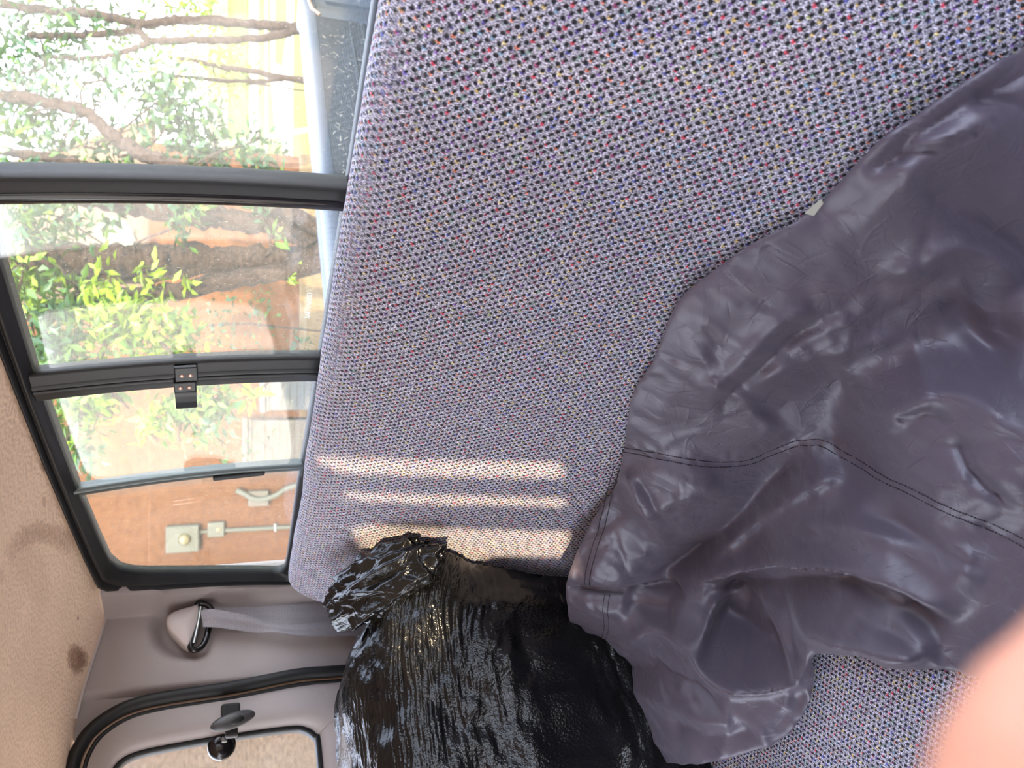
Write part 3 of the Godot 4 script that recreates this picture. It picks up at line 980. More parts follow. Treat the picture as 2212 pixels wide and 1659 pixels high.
func outside() -> void:
	var soil := tri(mat(Color(0.84, 0.76, 0.66), 0.95), 0.4)
	soil.albedo_texture = noise_tex(0.01, 512, [[0.2, 0.8], [Color(0.75, 0.74, 0.72), Color(1, 1, 1)]], 41, 6)
	var g := setting("floor_outside", "dry tan soil yard")
	part("soil", rbox(Vector3(120, 0.2, 120), 0.02), soil, g, Vector3(0, -0.1, 0))
	# ---- the sloping sunlit yard past the house corner
	var yard := setting("floor_yard", "sunlit yellow-green lawn rising to a grey wall")
	var grass := tri(mat(Color(0.45, 0.43, 0.12), 0.95), 0.5)
	grass.albedo_texture = noise_tex(0.02, 512, [[0.2, 0.8], [Color(0.82, 0.86, 0.7), Color(1, 1, 1)]], 42, 5)
	var grass2 := tri(mat(Color(0.33, 0.43, 0.07), 0.95), 0.5)
	var pale := mat(Color(0.66, 0.64, 0.59), 0.9)
	var pink := tri(mat(Color(0.55, 0.37, 0.31), 0.95), 2.0)
	pink.albedo_texture = noise_tex(0.05, 256, [[0.3, 0.7], [Color(0.6, 0.6, 0.6), Color(1, 1, 1)]], 43, 3)
	slab(yard, "lawn", [Vector2(1.0, 0.0), Vector2(16, 0.0), Vector2(16, 1.02), Vector2(1.0, 1.02)], 0.0, grass)
	slab(yard, "green_strip", [Vector2(2.0, 0.72), Vector2(16, 0.72), Vector2(16, 0.84), Vector2(2.0, 0.84)], 0.01, grass2)
	slab(yard, "green_strip", [Vector2(1.0, 0.37), Vector2(3.9, 0.37), Vector2(3.5, 0.49), Vector2(1.0, 0.47)], 0.01, grass2)
	slab(yard, "path", [Vector2(2.0, 0.60), Vector2(16, 0.58), Vector2(16, 0.70), Vector2(2.0, 0.68)], 0.015, pale)
	slab(yard, "path", [Vector2(2.0, 0.495), Vector2(16, 0.50), Vector2(16, 0.525), Vector2(2.0, 0.51)], 0.015, pale)
	slab(yard, "path", [Vector2(1.0, 0.30), Vector2(16, 0.255), Vector2(16, 0.315), Vector2(6.2, 0.325), Vector2(5.7, 0.36), Vector2(6.1, 0.43), Vector2(16, 0.445), Vector2(16, 0.47), Vector2(5.8, 0.455), Vector2(4.8, 0.42), Vector2(4.3, 0.355), Vector2(1.0, 0.34)], 0.02, pale)
	slab(yard, "gravel_bed", [Vector2(1.0, 0.0), Vector2(3.3, 0.0), Vector2(2.9, 0.20), Vector2(1.0, 0.26)], 0.012, pink)
	var gw := thing("garden_wall", "long grey masonry wall at the top of the sunlit lawn", "wall", out_at(9, 1.50, 22.4))
	part("masonry", rbox(Vector3(16, 0.62, 0.2), 0.02), stucco(Color(0.52, 0.50, 0.48), 51), gw, Vector3(0, 0.28, 0), HOUSE)
	part("coping", rbox(Vector3(16, 0.05, 0.28), 0.015), mat(Color(0.6, 0.58, 0.56), 0.9), gw, Vector3(0, 0.60, 0), HOUSE)
	# ---- house
	var origin := out_at(0, 0, 8.5)
	var house := thing("stucco_house", "orange stucco house with a tan lap-sided upper gable behind the trees", "house", origin)
	house.basis = HOUSE
	var orange := stucco(Color(0.44, 0.295, 0.175), 61)
	part("stucco_wall", rbox(Vector3(11.45, 2.36, 0.3), 0.03), orange, house, Vector3(-3.275, 1.18, -0.15))
	part("upper_wall", rbox(Vector3(9.75, 2.8, 0.3), 0.03), orange, house, Vector3(-4.125, 3.7, -0.16))
	part("side_wall", rbox(Vector3(0.3, 2.36, 6.0), 0.03), orange, house, Vector3(2.29, 1.18, -3.2))
	part("base_band", rbox(Vector3(11.5, 0.88, 0.04), 0.015), stucco(Color(0.50, 0.43, 0.31), 63), house, Vector3(-3.275, 0.44, 0.0))
	var board_m := mat(Color(0.47, 0.41, 0.335), 0.8)
	var board_n := mat(Color(0.44, 0.38, 0.31), 0.8)
	for k in 24:
		var h := 2.36 + 0.085 * k
		var x1 := 2.80 - (h - 2.35) * 0.47
		part("siding_board", rbox(Vector3(x1 - 0.70, 0.092, 0.022), 0.004, 1), board_m if (k * 7) % 3 else board_n, house, Vector3((x1 + 0.70) / 2, h + 0.046, -0.5), Basis(Vector3.RIGHT, 0.14))
	part("gable_backing", plate(PackedVector2Array([Vector2(0.70, 2.3), Vector2(2.80, 2.33), Vector2(1.83, 4.40), Vector2(0.70, 4.40)]), func(q): return Vector3(q.x, q.y, -0.53), Vector3(0, 0, -0.1)), mat(Color(0.35, 0.30, 0.26), 0.9), house)
	part("rake_board", rbox(Vector3(0.05, 2.35, 0.12), 0.01), board_n, house, Vector3(2.34, 3.36, -0.5), Basis(Vector3.BACK, 0.44))
	# ---- fittings on the stucco
	var grey_box := mat(Color(0.37, 0.38, 0.33), 0.6)
	var meter := thing("electrical_box", "pale grey square meter box with a round glass dial on the stucco wall", "box", out_at(-1.57, 2.03, 8.435))
	meter.basis = HOUSE
	part("housing", rbox(Vector3(0.27, 0.31, 0.11), 0.015), grey_box, meter)
	part("dial", lathe([Vector2(0, 0.06), Vector2(0.035, 0.056), Vector2(0.05, 0.04), Vector2(0.055, 0.0), Vector2(0.062, 0.0), Vector2(0.062, -0.02)], 24), mat(Color(0.50, 0.47, 0.34), 0.3), meter, Vector3(0, -0.02, 0.055), Basis(Vector3.RIGHT, PI / 2))
	var jb := thing("junction_box", "small grey junction box under the meter on the stucco wall", "box", out_at(-1.50, 1.715, 8.45))
	jb.basis = HOUSE
	part("housing", rbox(Vector3(0.15, 0.16, 0.08), 0.01), grey_box, jb)
	part("knockout", lathe([Vector2(0, 0.006), Vector2(0.016, 0.005), Vector2(0.018, 0)], 16), mat(Color(0.80, 0.55, 0.40), 0.7), jb, Vector3(0, -0.02, 0.04), Basis(Vector3.RIGHT, PI / 2))
	part("nipple", tube([Vector3(-0.02, 0.08, 0), Vector3(-0.02, 0.16, 0)], 0.018, 10), grey_box, jb)
	var conduit := thing("conduit", "thin pale grey conduit running down from the junction box", "pipe", out_at(-1.52, 1.63, 8.455))
	part("pipe", tube([Vector3.ZERO, out_at(-1.535, 0.02, 8.455) - out_at(-1.52, 1.63, 8.455)], 0.022, 10), grey_box, conduit)
	part("strap", rbox(Vector3(0.09, 0.03, 0.05), 0.006), M.chrome, conduit, Vector3(0, -0.5, 0), HOUSE)
	var pipe := thing("bent_pipe", "bent grey hose curving down the stucco wall beside the pale cabinet", "pipe", out_at(-1.18, 1.5, 8.4))
	var pp := []
	for q in [Vector2(-1.10, 1.52), Vector2(-1.14, 1.44), Vector2(-1.19, 1.36), Vector2(-1.205, 1.27), Vector2(-1.17, 1.13), Vector2(-1.08, 0.95), Vector2(-1.05, 0.5), Vector2(-1.05, 0.02)]:
		pp.append(out_at(q.x, q.y, 8.38) - out_at(-1.18, 1.5, 8.4))
	part("hose", tube(curve(pp, 40), 0.028, 10), mat(Color(0.40, 0.41, 0.37), 0.6), pipe)
	part("socket", rbox(Vector3(0.16, 0.2, 0.1), 0.01), mat(Color(0.42, 0.40, 0.36), 0.7), pipe, out_at(-1.2, 1.30, 8.45) - out_at(-1.18, 1.5, 8.4), HOUSE)
	var low := thing("outlet_box", "low pale outlet box near the end of the stucco wall", "box", out_at(-1.95, 1.50, 8.44))
	low.basis = HOUSE
	part("housing", rbox(Vector3(0.10, 0.22, 0.10), 0.01), grey_box, low)
	part("lid", rbox(Vector3(0.12, 0.06, 0.12), 0.01), grey_box, low, Vector3(0, 0.12, 0.01))
	# cabinets standing before the wall
	cabinet("grey-sided cabinet with a louvred front half behind the sapling", Vector3(-0.095, 0, 7.95), Vector2(0.34, 1.30), mat(Color(0.37, 0.37, 0.35), 0.7))
	cabinet("taller plain grey-brown cabinet by the stucco wall", Vector3(-0.585, 0, 7.95), Vector2(0.45, 1.465), mat(Color(0.34, 0.32, 0.285), 0.7))
	# dish
	var dish := thing("satellite_dish", "greenish grey satellite dish with a white rim on the tan siding", "dish", out_at(1.36, 2.60, 8.05))
	dish.basis = HOUSE * Basis(Vector3.RIGHT, -0.2)
	part("reflector", lathe([Vector2(0, 0.0), Vector2(0.06, 0.004), Vector2(0.12, 0.016), Vector2(0.17, 0.034), Vector2(0.195, 0.046), Vector2(0.199, 0.045), Vector2(0.17, 0.024), Vector2(0.1, 0.0), Vector2(0, -0.012)], 40), mat(Color(0.46, 0.49, 0.39), 0.6), dish, Vector3.ZERO, Basis(Vector3.RIGHT, PI / 2).scaled_local(Vector3(1, 1, 0.92)))
	part("feed_arm", tube([Vector3(0, -0.2, 0.02), Vector3(0.03, -0.24, 0.26)], 0.012, 8), grey_box, dish)
	part("feed_horn", tube([Vector3(0.03, -0.25, 0.24), Vector3(0.03, -0.20, 0.20)], [0.03, 0.02], 12), grey_box, dish)
	part("mast", tube([Vector3(0, 0, -0.02), Vector3(0, -0.15, -0.2), Vector3(0, -0.16, -0.42)], 0.02, 10), grey_box, dish)
	# rough wall seen through the side window
	var rough := thing("adobe_wall", "rough weathered tan adobe wall seen through the side window", "wall", out_at(-4.8, 0, 6.0))
	var am := stucco(Color(0.34, 0.29, 0.25), 71)
	am.uv1_scale = Vector3(1.1, 2.4, 1.1)
	am.albedo_texture = noise_tex(0.015, 1024, [[0.15, 0.4, 0.6, 0.85], [Color(0.62, 0.57, 0.55), Color(0.86, 0.82, 0.78), Color(0.95, 0.93, 0.9), Color(1, 1, 1)]], 72, 6)
	part("adobe", rbox(Vector3(4.9, 3.2, 0.35), 0.05), am, rough, Vector3(0, 1.6, -0.17), HOUSE)
	trees()
	# unseen board fence, added on the sun's side to keep the cab in shade
	var f := thing("added_fence", "tall unseen board fence added on the sunny side to shade the truck cab", "fence", Vector3(0.766, 0, 0.562) + Vector3(0.81, 0, 0.586) * 2.6)
	f.basis = Basis(Vector3(-0.586, 0, 0.81), Vector3.UP, Vector3(-0.81, 0, -0.586))
	var plank := mat(Color(0.62, 0.56, 0.48), 0.9)
	for k in 22:
		part("board", rbox(Vector3(0.138, 2.95, 0.025), 0.004, 1), plank, f, Vector3(0.01 - 0.14 * k, 1.475, 0))
	for h in [0.5, 1.5, 2.5]:
		part("rail", rbox(Vector3(3.1, 0.09, 0.04), 0.006, 1), plank, f, Vector3(-1.46, h, -0.033))

func cabinet(label: String, at: Vector3, size: Vector2, m: Material) -> void:
	var c := thing("utility_cabinet", label, "cabinet", out_at(at.x, 0, at.z))
	c.basis = HOUSE
	part("body", rbox(Vector3(size.x, size.y - 0.05, 0.35), 0.01), m, c, Vector3(0, (size.y - 0.05) / 2, -0.17))
	part("lid", rbox(Vector3(size.x + 0.05, 0.05, 0.42), 0.012), m, c, Vector3(0, size.y - 0.025, -0.17))
	part("front_edge", rbox(Vector3(size.x + 0.02, 0.03, 0.02), 0.006), m, c, Vector3(0, size.y - 0.07, 0.012))
	for k in 6:
		part("louvre", rbox(Vector3(size.x * 0.8, 0.015, 0.015), 0.004, 1), m, c, Vector3(0, size.y - 0.2 - 0.07 * k, 0.008))

# a thin slab on the rising yard; outline in (s, share of the slope)
func slab(parent: Node3D, called: String, outline: Array, lift: float, m: Material) -> void:
	part(called, plate(PackedVector2Array(outline), func(q): return out_at(q.x, 0.15 + 1.42 * q.y + lift, 10.0 + 12.0 * q.y), Vector3(0, -0.03, 0)), m, parent)

# ------------------------------------------------------------------ trees
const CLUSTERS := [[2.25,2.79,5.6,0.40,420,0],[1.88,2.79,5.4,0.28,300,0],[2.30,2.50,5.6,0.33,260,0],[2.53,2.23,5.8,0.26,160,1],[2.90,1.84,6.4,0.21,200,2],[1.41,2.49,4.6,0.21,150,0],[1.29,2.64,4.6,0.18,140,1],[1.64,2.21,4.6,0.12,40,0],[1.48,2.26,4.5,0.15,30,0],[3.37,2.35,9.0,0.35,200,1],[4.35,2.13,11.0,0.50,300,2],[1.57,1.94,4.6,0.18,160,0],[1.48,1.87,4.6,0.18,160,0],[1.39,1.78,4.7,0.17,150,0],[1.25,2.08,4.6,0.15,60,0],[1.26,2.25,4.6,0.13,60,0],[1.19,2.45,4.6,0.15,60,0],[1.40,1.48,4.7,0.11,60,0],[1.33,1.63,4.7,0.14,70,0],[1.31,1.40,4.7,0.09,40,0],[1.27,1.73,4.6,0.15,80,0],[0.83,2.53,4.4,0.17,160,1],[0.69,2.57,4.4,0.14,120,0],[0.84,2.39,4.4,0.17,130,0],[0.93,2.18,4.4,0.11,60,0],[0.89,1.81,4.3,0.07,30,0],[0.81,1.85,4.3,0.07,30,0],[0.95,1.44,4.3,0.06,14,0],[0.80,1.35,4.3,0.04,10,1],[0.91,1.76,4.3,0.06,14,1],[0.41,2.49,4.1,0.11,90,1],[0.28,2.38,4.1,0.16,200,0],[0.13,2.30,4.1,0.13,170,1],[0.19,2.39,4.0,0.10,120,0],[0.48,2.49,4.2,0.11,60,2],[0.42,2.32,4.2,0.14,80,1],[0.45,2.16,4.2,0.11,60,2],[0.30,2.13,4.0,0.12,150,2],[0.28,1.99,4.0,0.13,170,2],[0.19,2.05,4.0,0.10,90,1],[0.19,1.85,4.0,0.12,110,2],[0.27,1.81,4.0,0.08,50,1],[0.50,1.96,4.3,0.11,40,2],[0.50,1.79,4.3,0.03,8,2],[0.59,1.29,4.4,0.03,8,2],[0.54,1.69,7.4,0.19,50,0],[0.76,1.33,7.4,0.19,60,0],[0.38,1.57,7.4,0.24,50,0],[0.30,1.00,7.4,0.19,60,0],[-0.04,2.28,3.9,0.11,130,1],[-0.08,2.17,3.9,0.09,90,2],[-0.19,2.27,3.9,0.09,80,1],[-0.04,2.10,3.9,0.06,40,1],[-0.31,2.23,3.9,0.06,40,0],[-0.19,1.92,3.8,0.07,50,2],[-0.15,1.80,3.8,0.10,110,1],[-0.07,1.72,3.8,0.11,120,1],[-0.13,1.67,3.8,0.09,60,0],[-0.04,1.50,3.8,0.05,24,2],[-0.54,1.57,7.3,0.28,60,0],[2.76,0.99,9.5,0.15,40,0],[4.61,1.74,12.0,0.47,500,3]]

func limb(tree: Node3D, o: Vector3, called: String, pts: Array, r0: float, r1: float) -> void:
	var w := []
	for q in pts:
		w.append(out_at(q.x, q.y, q.z) - o)
	var c := curve(w, 8 * (w.size() - 1))
	var nn := n_(int(r0 * 1000) + pts.size(), 4.0)
	var rad := []
	for k in c.size():
		c[k] += Vector3(nn.get_noise_1d(k * 0.9), 0, nn.get_noise_1d(k * 0.9 + 50)) * r0 * 0.5
		rad.append(lerpf(r0, r1, float(k) / (c.size() - 1)) * (1.0 + 0.25 * nn.get_noise_1d(k * 3.0)))
	part(called, tube(c, rad, 10), M.bark, tree)

func foliage(tree: Node3D, o: Vector3, near: float, far: float, size: float) -> void:
	var r := RandomNumberGenerator.new()
	r.seed = int(near * 100)
	var p := PackedVector3Array()
	var n := PackedVector3Array()
	var c := PackedColorArray()
	var idx := PackedInt32Array()
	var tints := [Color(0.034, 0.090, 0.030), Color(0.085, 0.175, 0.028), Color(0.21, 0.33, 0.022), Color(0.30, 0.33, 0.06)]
	for cl in CLUSTERS:
		if cl[2] < near or cl[2] >= far:
			continue
		var mid := out_at(cl[0], cl[1], cl[2]) - o
		for k in int(cl[4] * 1.2):
			var off: Vector3 = Vector3(r.randfn(), r.randfn(), r.randfn()) * cl[3] * 0.55
			var at: Vector3 = mid + off
			var dir := Vector3(r.randf_range(-1, 1), r.randf_range(-0.9, 0.4), r.randf_range(-1, 1)).normalized()
			var side := dir.cross(Vector3(r.randf_range(-1, 1), r.randf_range(0.2, 1), r.randf_range(-1, 1))).normalized()
			var nor := side.cross(dir)
			var l := size * r.randf_range(0.6, 1.3)
			var w := l * (0.19 if cl[5] < 3 else 0.07)
			var b := p.size()
			p.append_array([at, at + dir * l * 0.45 + side * w + nor * w * 0.5, at + dir * l, at + dir * l * 0.45 - side * w + nor * w * 0.5])
			n.append_array([nor, (nor - side * 0.4).normalized(), nor, (nor + side * 0.4).normalized()])
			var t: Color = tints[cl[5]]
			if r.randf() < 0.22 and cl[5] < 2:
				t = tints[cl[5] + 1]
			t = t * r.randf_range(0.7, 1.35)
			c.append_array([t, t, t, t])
			idx.append_array([b, b + 2, b + 1, b, b + 3, b + 2])
	part("foliage", arrays(p, n, idx, PackedVector2Array(), c), M.leaf, tree).set_meta("kind", "stuff")

func twigs(tree: Node3D, o: Vector3, near: float, far: float, from: Array) -> void:
	var list := []
	for cl in CLUSTERS:
		if cl[2] < near or cl[2] >= far:
			continue
		var mid := out_at(cl[0], cl[1], cl[2]) - o
		var best := Vector3.INF
		for q in from:
			var w: Vector3 = out_at(q.x, q.y, q.z) - o
			if w.distance_to(mid) < best.distance_to(mid):
				best = w
		var bend := Vector3(rng.randfn(), rng.randfn(), rng.randfn()) * 0.06
		list.append(tube(curve([best, best.lerp(mid, 0.5) + bend, mid, mid + (mid - best) * 0.2 + bend], 12), 0.006, 5))
		for k in 2:
			var e: Vector3 = mid + Vector3(rng.randfn(), rng.randfn(), rng.randfn()) * cl[3] * 0.7
			list.append(tube([mid, mid.lerp(e, 0.5) + bend * 0.3, e], 0.003, 4))
	if list:
		part("twigs", joined(list), M.bark, tree).set_meta("kind", "stuff")

func trees() -> void:
	M.bark = tri(mat(Color(0.33, 0.29, 0.26), 0.95), 4.0)
	M.bark.albedo_texture = noise_tex(0.02, 512, [[0.2, 0.5, 0.8], [Color(0.55, 0.50, 0.48), Color(0.85, 0.80, 0.77), Color(1, 0.96, 0.94)]], 81, 5)
	M.bark.normal_enabled = true
	M.bark.normal_texture = noise_normal(0.05, 512, 8.0, 82)
	M.leaf = mat(Color(1, 1, 1), 0.45)
	M.leaf.vertex_color_use_as_albedo = true
	M.leaf.backlight_enabled = true
	M.leaf.backlight = Color(0.3, 0.36, 0.1)
	M.leaf.cull_mode = BaseMaterial3D.CULL_DISABLED
	# the many-stemmed tree close to the truck
	var o := out_at(0.72, 0, 4.5)
	var t := thing("broad_tree", "many-stemmed tree with grey-brown trunks and glossy leaves before the stucco wall", "tree", o)
	limb(t, o, "trunk", [Vector3(0.74, 0, 4.5), Vector3(0.73, 0.7, 4.5), Vector3(0.72, 1.11, 4.5), Vector3(0.69, 1.44, 4.5), Vector3(0.68, 1.77, 4.5), Vector3(0.66, 2.04, 4.5), Vector3(0.63, 2.37, 4.45), Vector3(0.59, 2.9, 4.4)], 0.075, 0.085)
	limb(t, o, "trunk", [Vector3(0.72, 0.9, 4.48), Vector3(0.68, 1.11, 4.45), Vector3(0.62, 1.34, 4.42), Vector3(0.55, 1.63, 4.4), Vector3(0.47, 1.93, 4.36), Vector3(0.40, 2.26, 4.3), Vector3(0.33, 2.57, 4.28), Vector3(0.3, 2.9, 4.25)], 0.055, 0.042)
	limb(t, o, "trunk", [Vector3(0.78, 0.9, 4.52), Vector3(0.84, 1.11, 4.55), Vector3(0.90, 1.34, 4.55), Vector3(0.92, 1.58, 4.55), Vector3(0.93, 1.82, 4.56), Vector3(0.95, 2.04, 4.6), Vector3(0.99, 2.3, 4.6), Vector3(0.97, 2.9, 4.6)], 0.07, 0.05)
	limb(t, o, "trunk", [Vector3(0.66, 1.6, 4.48), Vector3(0.60, 1.85, 4.5), Vector3(0.56, 2.1, 4.52), Vector3(0.53, 2.4, 4.5), Vector3(0.48, 2.9, 4.5)], 0.035, 0.03)
	limb(t, o, "trunk", [Vector3(0.80, 0.95, 4.5), Vector3(0.93, 1.22, 4.45), Vector3(1.02, 1.45, 4.42), Vector3(1.08, 1.62, 4.42), Vector3(1.14, 1.82, 4.45), Vector3(1.20, 1.98, 4.45), Vector3(1.27, 2.13, 4.45), Vector3(1.40, 2.30, 4.45), Vector3(1.43, 2.55, 4.45), Vector3(1.46, 2.9, 4.45)], 0.05, 0.028)
	limb(t, o, "branch", [Vector3(0.95, 2.04, 4.58), Vector3(1.05, 2.18, 4.55), Vector3(1.13, 2.30, 4.5), Vector3(1.16, 2.47, 4.5), Vector3(1.19, 2.8, 4.5)], 0.03, 0.024)
	limb(t, o, "branch", [Vector3(0.86, 1.10, 4.5), Vector3(0.78, 1.22, 4.4), Vector3(0.92, 1.42, 4.36), Vector3(1.02, 1.6, 4.36)], 0.016, 0.010)
	limb(t, o, "branch", [Vector3(0.47, 1.93, 4.36), Vector3(0.35, 2.05, 4.2), Vector3(0.15, 2.15, 4.0), Vector3(-0.1, 2.2, 3.9), Vector3(-0.3, 2.3, 3.85)], 0.02, 0.008)
	limb(t, o, "branch", [Vector3(0.35, 2.05, 4.2), Vector3(0.2, 1.9, 4.0), Vector3(0.0, 1.75, 3.85), Vector3(-0.15, 1.75, 3.8)], 0.012, 0.005)
	foliage(t, o, 3.5, 5.0, 0.075)
	twigs(t, o, 3.5, 5.0, [Vector3(0.66, 2.04, 4.5), Vector3(0.69, 1.44, 4.5), Vector3(0.4, 2.26, 4.3), Vector3(0.95, 2.04, 4.6), Vector3(1.4, 2.3, 4.45), Vector3(1.14, 1.82, 4.45), Vector3(1.27, 2.13, 4.45), Vector3(0.35, 2.05, 4.2), Vector3(0.0, 1.75, 3.85), Vector3(-0.1, 2.2, 3.9), Vector3(0.55, 1.63, 4.4)])
	# the slim two-stemmed tree by the tailgate
	o = out_at(2.5, 0, 5.5)
	t = thing("slim_tree", "slim two-stemmed brown tree rising past the tailgate corner", "tree", o)
	limb(t, o, "trunk", [Vector3(2.52, 0, 5.5), Vector3(2.50, 0.8, 5.5), Vector3(2.48, 1.12, 5.5), Vector3(2.46, 1.40, 5.5), Vector3(2.43, 1.72, 5.5), Vector3(2.40, 1.92, 5.5), Vector3(2.34, 2.12, 5.5), Vector3(2.36, 2.36, 5.5), Vector3(2.34, 2.62, 5.5), Vector3(2.33, 3.0, 5.5)], 0.036, 0.026)
	limb(t, o, "trunk", [Vector3(2.49, 1.02, 5.5), Vector3(2.44, 1.18, 5.48), Vector3(2.39, 1.28, 5.47), Vector3(2.30, 1.58, 5.45), Vector3(2.27, 1.81, 5.45), Vector3(2.22, 2.06, 5.45), Vector3(2.27, 2.14, 5.46), Vector3(2.25, 2.25, 5.46), Vector3(2.20, 2.46, 5.46), Vector3(2.15, 2.75, 5.46)], 0.028, 0.02)
	limb(t, o, "branch", [Vector3(2.22, 2.06, 5.45), Vector3(2.17, 2.14, 5.45), Vector3(2.10, 2.28, 5.45), Vector3(2.05, 2.44, 5.45), Vector3(2.02, 2.7, 5.45)], 0.02, 0.012)
	limb(t, o, "branch", [Vector3(2.27, 2.14, 5.46), Vector3(2.33, 2.12, 5.48), Vector3(2.40, 1.95, 5.5)], 0.02, 0.02)
	foliage(t, o, 5.0, 7.0, 0.075)
	twigs(t, o, 5.0, 7.0, [Vector3(2.34, 2.12, 5.5), Vector3(2.33, 2.8, 5.5), Vector3(2.05, 2.44, 5.45), Vector3(2.15, 2.69, 5.46)])
	# sapling against the wall, far tree, spiky shrub
	o = out_at(0.45, 0, 7.4)
	t = thing("young_sapling", "thin dark sapling growing against the orange stucco wall", "shrub", o)
	limb(t, o, "stem", [Vector3(0.45, 0, 7.4), Vector3(0.5, 0.8, 7.4), Vector3(0.55, 1.5, 7.4), Vector3(0.5, 1.9, 7.4)], 0.012, 0.005)
	limb(t, o, "stem", [Vector3(0.3, 0, 7.4), Vector3(0.3, 0.8, 7.4), Vector3(-0.2, 1.5, 7.2), Vector3(-0.54, 1.65, 7.1)], 0.01, 0.004)
	foliage(t, o, 7.0, 8.0, 0.07)
	o = out_at(4.0, 0.3, 11)
	t = thing("far_tree", "sunlit yellow-green tree standing on the lawn before the grey wall", "tree", o)
	limb(t, o, "trunk", [Vector3(4.2, 0.2, 11), Vector3(4.25, 1.2, 11), Vector3(4.3, 2.2, 11)], 0.05, 0.03)
	limb(t, o, "trunk", [Vector3(4.2, 0.9, 11), Vector3(3.9, 1.6, 10.5), Vector3(3.4, 2.3, 9.2)], 0.03, 0.02)
	foliage(t, o, 8.5, 11.5, 0.10)
	o = out_at(4.5, 0.5, 12)
	t = thing("broom_shrub", "spiky pale yellow shrub on thin bare stems on the lawn", "shrub", o)
	for k in 6:
		limb(t, o, "stem", [Vector3(4.46, 0.4, 12), Vector3(4.46 + 0.01 * k, 1.2, 12), Vector3(4.35 + 0.1 * k, 1.75, 12)], 0.012, 0.005)
	foliage(t, o, 11.6, 13.0, 0.16)
	# leaning post
	var post := thing("leaning_post", "weathered grey post leaning before the lawn by the house corner", "post", out_at(2.45, 0, 7.6))
	var base := out_at(2.45, 0, 7.6)
	part("shaft", tube([out_at(2.72, 0, 7.6) - base, out_at(2.35, 1.2, 7.6) - base, out_at(2.15, 1.9, 7.6) - base], 0.03, 8), mat(Color(0.55, 0.54, 0.48), 0.9), post)
	part("foot", rbox(Vector3(0.12, 0.08, 0.12), 0.01), mat(Color(0.5, 0.5, 0.47), 0.9), post, out_at(2.72, 0.03, 7.6) - base)

# ------------------------------------------------------------------ the jacket: a sheet draped over seat and backrest, in a plane of its own (a down the slope, b along the seat)
const JB := [ [0.139,-0.139,0.067,0.055],[-0.093,-0.011,0.065,0.034],[0.047,-0.020,0.063,0.036],[0.066,0.075,0.064,0.036],[0.123,-0.037,0.053,0.022],[-0.013,-0.153,0.048,0.006],[-0.042,-0.202,0.061,0.010],[0.096,-0.353,0.046,0.015],[-0.170,0.270,0.200,0.115] ]
const JOUT := [ [0.181,-0.436],[0.158,-0.423],[0.140,-0.410],[0.129,-0.404],[0.115,-0.395],[0.101,-0.385],[0.089,-0.377],[0.077,-0.369],[0.067,-0.362],[0.057,-0.352],[0.049,-0.343],[0.040,-0.334],[0.032,-0.324],[0.023,-0.317],[0.015,-0.311],[0.003,-0.305],[-0.010,-0.299],[-0.023,-0.291],[-0.034,-0.283],[-0.045,-0.275],[-0.058,-0.265],[-0.071,-0.254],[-0.078,-0.245],[-0.086,-0.230],[-0.094,-0.214],[-0.102,-0.198],[-0.112,-0.180],[-0.125,-0.164],[-0.134,-0.147],[-0.140,-0.131],[-0.147,-0.107],[-0.156,-0.078],[-0.165,-0.048],[-0.173,-0.025],[-0.187,-0.002],[-0.200,0.017],[-0.216,0.043],[-0.228,0.071],[-0.237,0.091],[-0.250,0.129],[-0.254,0.140],[-0.255,0.166],[-0.261,0.216],[-0.268,0.266],[-0.271,0.320],[-0.264,0.361],[-0.239,0.375],[-0.209,0.374],[-0.180,0.370],[-0.150,0.362],[-0.122,0.352],[-0.088,0.324],[-0.052,0.294],[-0.016,0.265],[0.012,0.245],[0.030,0.226],[0.042,0.205],[0.049,0.183],[0.052,0.163],[0.052,0.143],[0.048,0.128],[0.058,0.116],[0.070,0.103],[0.087,0.087],[0.098,0.086],[0.110,0.089],[0.125,0.089],[0.142,0.080],[0.158,0.073],[0.173,0.068],[0.184,0.064],[0.203,0.053],[0.223,0.033],[0.246,-0.003] ]
